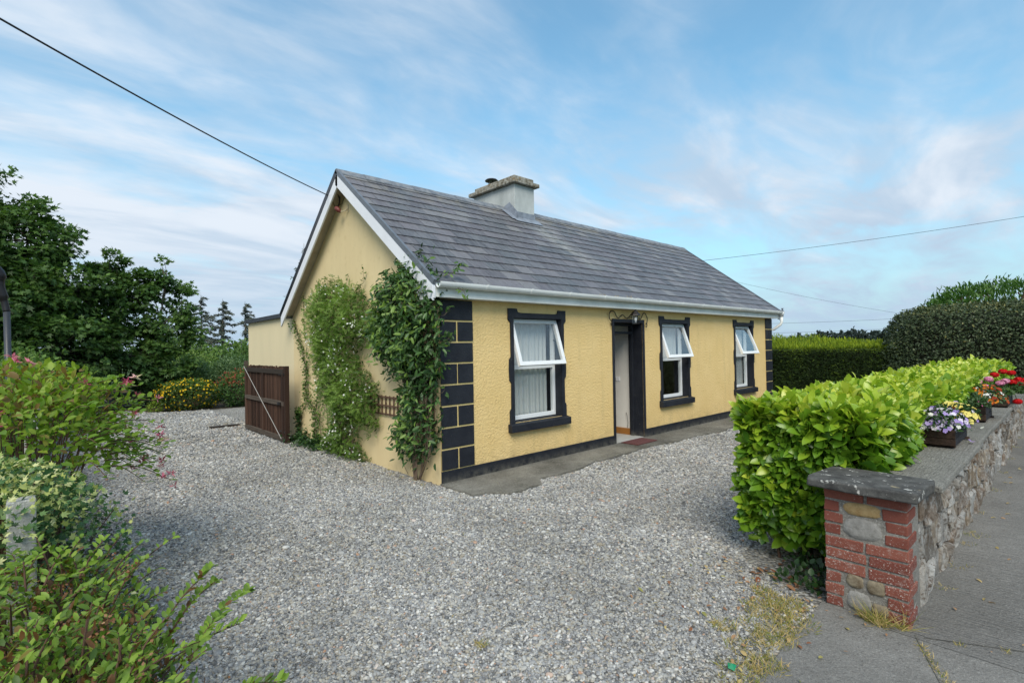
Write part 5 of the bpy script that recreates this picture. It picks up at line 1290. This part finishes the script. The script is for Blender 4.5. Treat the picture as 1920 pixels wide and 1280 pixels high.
def bush(name, label, cat, c, r, leafm, shape, leaf, asp, n, tintf, nb=60, stemm=None, base=None, shell=.5, loc=None, rough=.12, lift=.3, jit=.7):
    t = thing(name, label, cat, loc or (c[0], c[1], 0)); d = runit(n); grounded = c[2] < r[2] * 1.35; d[:, 2] = np.where((d[:, 2] < -.25) & (not grounded), -d[:, 2], d[:, 2])
    rr = shell + (1 - shell) * R.random(n); P = np.array(c) + d * rr[:, None] * np.array(r); P += d * (rough * wob(P, 5.) + rough * .5 * wob(P, 13.))[:, None]
    low = P[:, 2] < .04; P[low, 2] = R.uniform(.03, .28, low.sum()) * min(1., r[2]); P = P[P[:, 2] > .02]; d = nrm((P - np.array(c)) / np.array(r)); n = len(P)
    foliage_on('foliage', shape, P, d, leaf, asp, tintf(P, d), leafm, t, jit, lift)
    ln = []; b0 = base or (c[0], c[1], 0)
    for _ in range(nb):
        q = Vector(P[R.integers(len(P))]); b = Vector(b0) + Vector((random.uniform(-.2, .2) * r[0], random.uniform(-.3, .3) * r[1], 0)); m = b.lerp(q, .55) + Vector((0, 0, .12 * r[2])); ln.append((smooth_line([b, m, q], 4), [.010 * max(.3, 1 - i / 9) for i in range(9)]))
    stems('stem', ln, stemm or M_TWIG, t); return t, P, d
def wands(t, starts, ends, leafm, shape, leaf, asp, per, tint0, stemm=M_TWIG, sag=.05):
    ln = []; LP = []; LD = []
    for a, b in zip(starts, ends):
        a, b = Vector(a), Vector(b); m = a.lerp(b, .5) + Vector((0, 0, sag)); pts = smooth_line([a, m, b], 8); ln.append((pts, [.005 - .0035 * i / len(pts) for i in range(len(pts))]))
        dr = (b - a).normalized(); sd = dr.cross(Vector((0, 0, 1))).normalized(); up_ = sd.cross(dr)
        for i in range(per):
            k_ = (i + .5) / per; p = pts[min(int(k_ * len(pts)), len(pts) - 1)]; s = 1 if i % 2 else -1
            LP.append(np.array(p)); LD.append(np.array(sd * s * .8 + dr * .6 + up_ * random.uniform(-.1, .6)) + R.normal(0, .15, 3))
    stems('wand', ln, stemm, t); n = len(LP)
    L = leaf * R.uniform(.7, 1.15, n); scatter_mesh('wand_foliage', shape, np.array(LP), np.array(LD), np.tile([0, -.2, 1.], (n, 1)) + R.normal(0, .3, (n, 3)), L, L * asp, tint0 + R.normal(0, .13, n), leafm, t)

# honeysuckle
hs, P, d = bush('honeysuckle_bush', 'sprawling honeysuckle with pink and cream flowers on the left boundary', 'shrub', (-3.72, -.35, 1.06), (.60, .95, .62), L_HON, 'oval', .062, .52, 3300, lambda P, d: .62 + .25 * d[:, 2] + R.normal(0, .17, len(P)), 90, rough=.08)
S0, S1 = [], []
for k_ in range(75):
    a = random.uniform(-1.1, 2.2); e = random.uniform(-.35, .9); dv = Vector((math.cos(a) * math.cos(e), math.sin(a) * math.cos(e), math.sin(e)))
    p0 = Vector((-3.72, -.45, 1.04)) + Vector((dv.x * .45, dv.y * .7, dv.z * .42)); S0.append(p0); S1.append(p0 + Vector((dv.x * random.uniform(.25, .45), dv.y * random.uniform(.1, .35), dv.z * .28 - .06)))
wands(hs, S0, S1, L_HON, 'oval', .06, .55, 13, .55)
fl = []
for k_ in range(36):
    i = R.integers(len(S1)); fl.append(np.array(S1[i]) + R.normal(0, .04, 3))
for i in R.permutation(len(P))[:14]: fl.append(P[i] + d[i] * .05)
Pf, Df, Tf = [], [], []
for f in fl:
    tn = random.choice([.1, .3, .5, .6, .85])
    for _ in range(11): 
        dd = runit(1)[0]; dd[2] = dd[2] * .7 + .2; Pf.append(f + dd * .008); Df.append(dd); Tf.append(tn + random.uniform(-.12, .12))
n = len(Pf); scatter_mesh('flower', 'blade', np.array(Pf), np.array(Df), runit(n), R.uniform(.030, .044, n), np.full(n, .012), np.array(Tf), F_HON, hs)
# variegated ivy over the fence
vi, P, d = bush('variegated_ivy', 'cream and green variegated ivy heaped over the left fence', 'climbing plant', (-3.84, -1.62, .80), (.48, .62, .42), L_IVY, 'palmate', .034, 1., 5200, lambda P, d: np.clip(.42 + R.normal(0, .32, len(P)) + .25 * d[:, 2], 0, 1), 40, rough=.09)
P, dd = None, None
n = 1300; P = np.stack([R.uniform(-3.9, -3.22, n), R.uniform(-2.1, -1.0, n), R.uniform(.05, .80, n)], 1)
foliage_on('trailing_foliage', 'palmate', P, np.tile([.6, -.5, .3], (n, 1)), .034, 1., np.clip(.42 + R.normal(0, .28, n), 0, 1), L_IVY, vi, .7, .1)
# foreground evergreen shrub, two plants of it
for lab, c, r, nn_ in (('small leaved green shrub with brown seed heads, nearest at the lower left', (-3.66, -3.26, .40), (.46, .56, .43), 4300), ('lighter small leaved shrub between the ivy and the nearest shrub', (-3.64, -2.45, .44), (.42, .50, .42), 3200)):
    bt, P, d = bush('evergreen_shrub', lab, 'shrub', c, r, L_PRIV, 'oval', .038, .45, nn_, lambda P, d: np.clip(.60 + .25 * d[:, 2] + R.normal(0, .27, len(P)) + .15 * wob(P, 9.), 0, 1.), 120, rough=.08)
    S0, S1 = [], []
    for k_ in range(75):
        a = random.uniform(-3.1, 3.1); e = random.uniform(-.1, 1.4); dv = Vector((math.cos(a) * math.cos(e), math.sin(a) * math.cos(e), math.sin(e)))
        p0 = Vector(c) + Vector((dv.x * r[0] * .8, dv.y * r[1] * .8, dv.z * r[2] * .8)); S0.append(p0); S1.append(p0 + Vector((dv.x * random.uniform(.05, .22) + random.uniform(-.08, .08), dv.y * random.uniform(.05, .2) + random.uniform(-.08, .08), random.uniform(.03, .16))))
    wands(bt, S0, S1, L_PRIV, 'oval', .040, .46, 13, .74, sag=.015)
    k_ = R.permutation(len(P))[:130]; hd = P[k_] + d[k_] * .05; q = np.repeat(hd, 14, 0) + R.normal(0, .014, (130 * 14, 3)); n = len(q)
    scatter_mesh('seed_head', 'diamond', q, runit(n), runit(n), np.full(n, .013), np.full(n, .010), R.random(n) * .3, L_DEAD, bt)
for k_ in range(8):
    t_ = k_ / 7; p0 = Vector((-3.28 + .10 * t_, -2.7 - .55 * t_, .60 - .32 * t_)) + Vector(R.normal(0, .05, 3)); L_ = random.uniform(.10, .28)
    wands(bt, [p0], [p0 + Vector((L_, -L_ * .18 + random.uniform(-.18, .18), L_ * random.uniform(.05, 1.0)))], L_PRIV, 'oval', .042, .46, int(34 + 60 * L_), .74, sag=.03)
# background hedge-like bramble along the fence
bush('bramble_bush', 'mid green bramble with small white flowers behind the honeysuckle', 'shrub', (-4.3, 2.6, .75), (.75, 2.0, .72), L_YOUNG, 'hex', .075, .6, 4200, lambda P, d: .55 + .2 * d[:, 2] + R.normal(0, .18, len(P)), 60)
bush('bramble_bush', 'darker bramble thicket beyond the lamp post', 'shrub', (-4.4, 6.2, .8), (.85, 2.2, .85), L_YOUNG, 'hex', .08, .6, 3600, lambda P, d: .35 + .2 * d[:, 2] + R.normal(0, .18, len(P)), 50)
bush('bramble_bush', 'dark undergrowth below the big sycamore', 'shrub', (-4.0, 10., .9), (.9, 2.6, 1.0), L_SYC, 'hex', .10, .65, 3600, lambda P, d: .55 + .2 * d[:, 2] + R.normal(0, .18, len(P)), 50)

# ------------------------------------------------------------------ garden shrubs beyond the gravel
ys, P, d = bush('hypericum_bush', 'round shrub covered with yellow flowers at the gravel edge', 'shrub', (-.38, 12.55, .42), (.88, .62, .50), L_PRIV, 'oval', .065, .45, 5200, lambda P, d: .25 + .30 * d[:, 2] + R.normal(0, .15, len(P)), 30, rough=.06, shell=.75)
k_ = R.permutation(len(P))[:330]; n = len(k_); scatter_mesh('flower', 'flower', P[k_] + d[k_] * .035, np.cross(d[k_], runit(n)), nrm(d[k_] + np.array([-.3, -.7, .3])), R.uniform(.035, .07, n), R.uniform(.035, .07, n), R.random(n), F_YEL, ys)
k_ = R.permutation(len(P))[:420]; k_ = k_[d[k_, 2] > .25]; n = len(k_); scatter_mesh('bud', 'diamond', P[k_] + d[k_] * .04, nrm(d[k_] + runit(n) * .4), runit(n), np.full(n, .05), np.full(n, .03), R.random(n) * .4, F_YEL, ys)
rs, P, d = bush('red_flower_bush', 'green shrub with dull red blooms beside the gate', 'shrub', (1.15, 12.4, .50), (.90, .60, .62), L_YOUNG, 'oval', .075, .5, 4200, lambda P, d: .45 + .3 * d[:, 2] + R.normal(0, .18, len(P)), 30, rough=.08, shell=.7)
k_ = R.permutation(len(P))[:600]; k_ = k_[(d[k_, 2] > .30)]; q = np.repeat(P[k_] + d[k_] * .08, 4, 0) + R.normal(0, .03, (len(k_) * 4, 3)); n = len(q); scatter_mesh('flower', 'flower', q, runit(n), runit(n), np.full(n, .035), np.full(n, .035), R.random(n), F_REDB, rs)
bush('small_yellow_plant', 'small yellow green plant at the foot of the yellow bush', 'plant', (-1.25, 12.55, .14), (.22, .18, .18), L_HON, 'hex', .05, .5, 380, lambda P, d: .75 + R.normal(0, .12, len(P)), 8)
bgs = [('pale grey green leafy shrub behind the yellow bush', (-1.1, 14.6, .85), (.55, .5, .95), L_PALE, .85), ('pale upright willow like shrub left of the spruces', (.2, 15.2, .8), (.75, .6, .75), L_PALE, .7), ('green shrub behind the red flowering bush', (1.3, 14.6, .8), (.8, .6, .8), L_PALE, .6), ('dark leafy shrub beneath the young trees', (-2.7, 15.9, .9), (1.2, .7, 1.1), L_YOUNG, .45), ('round dark shrub left of the extension', (2.6, 17.5, .9), (1.2, .8, 1.05), L_YOUNG, .4), ('dark bushy undergrowth below the spruces', (.9, 19.5, .9), (1.7, .8, 1.1), L_SYC, .8), ('low dark shrub in front of the sycamore trunk', (-4.6, 15., .9), (1.4, 1., 1.1), L_SYC, .6)]
for lab, c, r, m, t0 in bgs:
    bush('garden_shrub', lab, 'shrub', c, r, m, 'hex', .10, .45, 3400, lambda P, d, t0=t0: t0 + .05 + .25 * d[:, 2] + R.normal(0, .15, len(P)), 24, rough=.2, shell=.55)
es = MB()
for i in range(22):
    u = -1.7 + i * .19; v = 12.45 - .38 * math.sin((u + 1.7) * .8) + random.uniform(-.03, .03)
# edging stones along the border
for i in range(20):
    u = -1.5 + i * .2; v = 12.3 - .25 * min(1, max(0, (u + 1.5))) + random.uniform(-.02, .02)
    if abs(u + .38) > .9 or True:
        pass

# ------------------------------------------------------------------ trees
def limb(a, b, n=5, w=.15):
    a, b = Vector(a), Vector(b); L = (b - a).length; pts = [a.lerp(b, i / n) + Vector((random.uniform(-w, w), random.uniform(-w, w), 0)) * (0 if i in (0, n) else .3 * L / 2) for i in range(n + 1)]
    return smooth_line(pts, 3)
def tree(name, label, base, h, lobes, leafm, leaf, n, trunk_r, shape='palmate', asp=1., t0=.5, barkm=None, group=None, clump=.42):
    t = thing(name, label, 'tree', base, group); base = Vector(base); ln = []
    top = base + Vector((0, 0, h * .84)); tr = limb(base, top, 6, .10); ln.append((tr, [max(.015, trunk_r * (1 - .9 * i / (len(tr) - 1))) for i in range(len(tr))]))
    tot = sum(r[0] * r[1] + r[1] * r[2] + r[0] * r[2] for c, r in lobes); PP, OO = [], []
    for c, r in lobes:
        cw = base + Vector(c); k_ = min(len(tr) - 1, int(len(tr) * max(.15, (c[2] - r[2] * .7)) / h)); st = tr[max(0, k_)]
        ln.append((limb(st, cw, 4, .1), [trunk_r * .45 * (1 - .75 * i / 12) for i in range(13)]))
        nl = int(n * (r[0] * r[1] + r[1] * r[2] + r[0] * r[2]) / tot); nc = max(10, int(nl / 95)); dc = runit(nc); cr = (.55 + .45 * R.random(nc))[:, None]
        cc = np.array(cw) + dc * cr * np.array(r)
        for q in cc[:: 2]: ln.append((limb(cw, q, 3, .12), [trunk_r * .16 * (1 - .7 * i / 9) for i in range(10)]))
        who = R.integers(0, nc, nl); dl = runit(nl); PP.append(cc[who] + dl * (R.random(nl) ** .5)[:, None] * clump * np.array([1, 1, .65]) * (.7 + .6 * R.random(nc)[who])[:, None]); OO.append(nrm(dl * .5 + dc[who] * .6))
    P = np.concatenate(PP); O = np.concatenate(OO); kp = P[:, 2] > base.z + .1; P, O = P[kp], O[kp]; m = len(P)
    stems('trunk', ln, barkm or M_BARK, t, 7)
    d = nrm(O * .6 + R.normal(0, .5, (m, 3)) + np.array([0, 0, -.25])); nn = nrm(O * .5 + np.array([0, 0, .8]) + R.normal(0, .35, (m, 3))); L = leaf * R.uniform(.6, 1.15, m)
    scatter_mesh('crown', shape, P, d, nn, L, L * asp, t0 + .18 * O[:, 2] + .2 * wob(P, 1.7) + R.normal(0, .13, m), leafm, t); return t
tree('sycamore_tree', 'largest dark sycamore at the left edge', (-5.9, 14.6, 0), 7.0, [((.1, 0, 5.7), (1.8, 1.5, 1.7)), ((1.1, -.3, 4.2), (1.3, 1.2, 1.2)), ((-.8, -.6, 3.2), (1.6, 1.4, 1.5)), ((1.3, -.9, 2.6), (1.5, 1.3, 1.4)), ((.3, -1.2, 1.6), (1.8, 1.3, 1.3))], L_SYC, .15, 30000, .17)
tree('sycamore_tree', 'dark sycamore with rounded top just right of the largest tree', (-4.0, 14.2, 0), 5.2, [((.1, .1, 4.9), (1.1, .9, 1.1)), ((.9, 0, 3.6), (1.0, .9, 1.1)), ((0, -.4, 3.0), (1.3, 1.1, 1.3)), ((.5, -.7, 1.7), (1.5, 1.1, 1.3))], L_SYC, .15, 22000, .13)
tree('sycamore_tree', 'mid green young sycamore with slender shoots in the middle of the trees', (-1.9, 14.7, 0), 5.3, [((-.2, 0, 4.2), (.45, .45, .8)), ((.4, 0, 3.5), (.65, .6, .9)), ((-.4, 0, 2.8), (.9, .8, 1.1)), ((.3, -.2, 1.6), (1.1, .9, 1.1))], L_YOUNG, .15, 9800, .08, clump=.30, t0=.6)
tree('sycamore_tree', 'thin branched young sycamore with gaps, nearest to the spruces', (-.75, 14.5, 0), 5.3, [((.1, 0, 4.3), (.30, .3, .65)), ((.55, .1, 3.4), (.40, .4, .75)), ((-.25, 0, 3.6), (.4, .4, .6)), ((.1, 0, 2.5), (.75, .6, .8)), ((.7, 0, 2.3), (.4, .4, .5)), ((0, 0, 1.2), (.9, .7, .8))], L_YOUNG, .145, 6000, .06, t0=.62, clump=.30, barkm=M_BARKL)
tree('broadleaf_tree', 'dark tree mass filling in behind the two sycamores', (-6.5, 19, 0), 6.2, [((-1, 0, 4.2), (2.2, 1.5, 1.8)), ((1.5, 0, 3.6), (2., 1.5, 1.7)), ((3.2, 0, 2.3), (1.8, 1.3, 1.8)), ((0, 0, 1.6), (3., 1.5, 1.6))], L_SYC, .19, 17000, .18, t0=.5)
def spruce(label, base, h, w, n, leafm=L_SPRU, sparse=1., name='spruce_tree'):
    t = thing(name, label, 'tree', base); b = Vector(base); ln = [([b, b + Vector((0, 0, h * .5)), b + Vector((0, 0, h))], [.10, .06, .01])]; PP, DD = [], []
    nb = int(34 * sparse)
    for i in range(nb):
        k_ = .16 + .82 * (i / nb); z = h * k_; L = w * (1 - k_) ** .75 * random.uniform(.6, 1.15) + .1; a = random.uniform(0, 6.28)
        e = b + Vector((math.cos(a) * L, math.sin(a) * L, z - .12 * L)); s = b + Vector((0, 0, z)); m = s.lerp(e, .5) + Vector((0, 0, .06 * L)); pts = smooth_line([s, m, e], 4); ln.append((pts, .012))
        q = max(10, int(n / nb * (L / w + .2))); tt = R.random(q); base_p = np.array([pts[min(int(x * len(pts)), len(pts) - 1)] for x in tt]); PP.append(base_p + R.normal(0, .04 + .05 * L, (q, 3)) * np.array([1, 1, .5])); DD.append(np.tile(np.array(e - s), (q, 1)) + R.normal(0, .5 * L, (q, 3)) + np.array([0, 0, -.3 * L]))
    P = np.concatenate(PP); D = np.concatenate(DD); m = len(P); stems('trunk', ln, M_BARKL, t, 5)
    scatter_mesh('crown', 'diamond', P, D, runit(m), R.uniform(.12, .25, m), R.uniform(.04, .08, m), .5 + R.normal(0, .25, m), leafm, t)
spruce('short bushy spruce between the young sycamore and the grey spruces', (3.2, 40.5, 0), 4.6, 1.5, 3600)
spruce('thin grey spruce, first on the left of the far row', (4.3, 41., 0), 5.3, 1.5, 4284)
spruce('grey spruce beside the first, tallest of the far row', (5.5, 40.5, 0), 6.2, 1.8, 5712)
spruce('greener spruce in the middle of the far row', (6.9, 40.0, 0), 5.9, 1.8, 6936)
spruce('spruce nearest the extension wall in the far row', (8.3, 39.2, 0), 5.7, 1.6, 5304)
spruce('wispy larch showing above the rear slope of the roof', (8.3, 26.6, 0), 8.3, 1.5, 1800, sparse=1.3, name='larch_tree')
for (u, v, hh, lab) in ((2.5, 33, 3.0, 'dark bush mass below the left spruces'), (5.8, 31, 2.4, 'dark bush mass below the right spruces'), (9.5, 33, 3.0, 'dark bush mass just left of the extension')):
    bush('field_bush', lab, 'shrub', (u, v, hh * .4), (2.4, 1.2, hh * .6), L_SYC, 'hex', .22, .6, 2600, lambda P, d: .55 + .25 * d[:, 2] + R.normal(0, .15, len(P)), 12, rough=.3, shell=.6)

# ------------------------------------------------------------------ far land: low hill and woodland on the skyline
nx = 60; V = []; F = []
for i in range(nx + 1):
    a = -20 + 110 * i / nx; az = rad(a)      # bearing from +y towards +x
    hgt = 1.6 + 1.2 * math.sin(i * .21 + 1) + .5 * math.sin(i * .9) + (3.0 * math.exp(-((a - 76) / 7) ** 2))
    for j, (dd, kz) in enumerate(((150, -.02), (230, .5), (330, .9), (420, 1.))):
        V.append((CAM.x + dd * math.sin(az), CAM.y + dd * math.cos(az), -.02 + hgt * kz if j else -.5))
for i in range(nx):
    for j in range(3): a = i * 4 + j; F.append((a, a + 4, a + 5, a + 1))
tag(link('hill', mesh('hill', V, F, M_HILL, True)), 'low green fields rising to the skyline', None, None, 'structure')
n = 26000; a = R.uniform(-20, 90, n); dd = R.uniform(236, 250, n); az = np.radians(a); ii = (a + 20) / 110 * nx
hg = 1.6 + 1.2 * np.sin(ii * .21 + 1) + .5 * np.sin(ii * .9) + 3.0 * np.exp(-((a - 76) / 7) ** 2)
tree_h = 1.8 + 1.6 * np.clip(np.sin(a * 2.3) * np.sin(a * 5.1 + 1) + .35, 0, 1) + 1.4 * np.exp(-((a - 76) / 4) ** 2) + .6 * np.sin(a * 14.)
z = hg * .52 + R.random(n) ** .8 * tree_h - .6
P = np.stack([CAM.x + dd * np.sin(az), CAM.y + dd * np.cos(az), z], 1)
o = scatter_mesh('woodland', 'hex', P, runit(n), runit(n), np.full(n, 1.2), np.full(n, .9), R.random(n), M_HTREE, None, 'stuff'); tag(o, 'distant hedgerows and woodland on the skyline', 'woodland')

# ------------------------------------------------------------------ grass, litter, scrap
def tufts(name, spots, label, per=60, hgt=.07):
    PP, DD, LL = [], [], []
    for (x, y, r, k_) in spots:
        n = int(per * k_); a = R.uniform(0, 6.28, n); rr = r * np.sqrt(R.random(n)); PP.append(np.stack([x + rr * np.cos(a), y + rr * np.sin(a), np.full(n, .008)], 1)); DD.append(np.stack([R.normal(0, .7, n), R.normal(0, .7, n), R.uniform(.3, 1., n)], 1)); LL.append(hgt * R.uniform(.4, 1.2, n))
    P = np.concatenate(PP); n = len(P); o = scatter_mesh(name, 'blade', P, np.concatenate(DD), runit(n), np.concatenate(LL), np.full(n, .0042), R.random(n) ** .8, L_GRASS, None, 'stuff'); return tag(o, label, 'grass')
sp_ = [(-.25, -3.95, .14, 4), (-.10, -4.02, .12, 4), (-.45, -4.05, .16, 3), (-.55, -4.12, .12, 3), (-.30, -4.15, .12, 3), (-.75, -4.05, .12, 1.6), (-.85, -4.18, .10, 3), (-1.0, -4.12, .12, 2.), (-.62, -3.85, .08, 1.4), (-1.15, -4.2, .10, 2.), (-1.3, -4.1, .10, 1.2), (-1.75, -3.98, .07, 1.5), (-1.45, -4.2, .06, 1.4), (-1.8, -3.0, .04, .5), (-2.3, -3.55, .06, .8), (-1.6, -4.0, .05, .8), (-.02, -3.85, .08, 2)]
tufts('grass_tufts', sp_, 'dry yellow green grass along the edge of the gravel', 85, .055)
tufts('pier_grass', [(.07, -4.44, .05, 3.2), (.04, -4.50, .04, 2), (.07, -4.58, .03, 1)], 'tuft of dry grass at the foot of the brick pier', 40, .15)
js = [(-.05 - .12 * i * .4, -4.70 - .025 * i, .025, .6) for i in range(8)] + [(.1 + .1 * i, -4.85 - .18 * i, .02, .5) for i in range(8)] + [(.9 + 1.1 * i, -4.665, .06, .7) for i in range(9)] + [(2.3, -4.7, .10, 2), (1.4, -4.69, .08, 1)]
tufts('path_weeds', js, 'small weeds in the joints and wall foot of the footpath', 40, .035)
tufts('wall_foot_weeds', [(x_, -.30 - .25 * random.random(), .05, .7) for x_ in (.3, .6, .9, .5, 1.4)] + [(-.08 - .1 * random.random(), .2 + i * .25, .05, .6) for i in range(10)], 'sparse weeds at the foot of the cottage walls', 30, .035)
def litter(name, x, y, label, size=(.02, .045), z=.03, t=None):
    n = len(x); P = np.stack([x, y, np.full(n, z) + R.uniform(0, .006, n)], 1); d = R.normal(0, 1, (n, 3)); d[:, 2] *= .15
    L = R.uniform(*size, n); o = scatter_mesh(name, 'oval', P, d, np.tile([0, 0, 1.], (n, 1)) + R.normal(0, .25, (n, 3)), L, L * .45, R.random(n) if t is None else t, L_DEAD, None, 'stuff'); return tag(o, label, 'leaves')
n = 150; litter('fallen_leaves', .35 - np.abs(R.normal(0, .75, n)), -3.95 + R.normal(0, .35, n) + .1, 'tan and brown leaves fallen on the gravel near the hedge', (.015, .05), .022)
n = 130; litter('scattered_leaves', R.uniform(-3, 3, n), R.uniform(-3.8, 3, n) * .9 - .6, 'a few dry leaves scattered over the gravel', (.012, .035), .022)
n = 16; litter('path_leaves', R.uniform(.4, 6, n), -4.75 - np.abs(R.normal(0, .12, n)), 'pale dry leaves on the footpath beside the stone wall', (.03, .06), .016, R.uniform(.4, .8, n))
n = 22; litter('hedge_litter', R.uniform(.15, .6, n), R.uniform(-4.1, -3.7, n), 'large brown laurel leaves under the hedge', (.06, .10), .02, R.uniform(0, .25, n))
gs = MB(); gs.add([(0, 0, 0), (.035, .005, .012), (.05, .03, .004), (.02, .045, .016), (-.008, .03, .006), (.02, .022, .022)], [(0, 1, 5), (1, 2, 5), (2, 3, 5), (3, 4, 5), (4, 0, 5)])
gs.V = [(-1.02 + v[0], -4.10 + v[1], .022 + v[2]) for v in gs.V]; tag(gs.build('plastic_scrap', M_GREENP), 'small crumpled green plastic scrap in the grass at the gravel edge', 'litter')
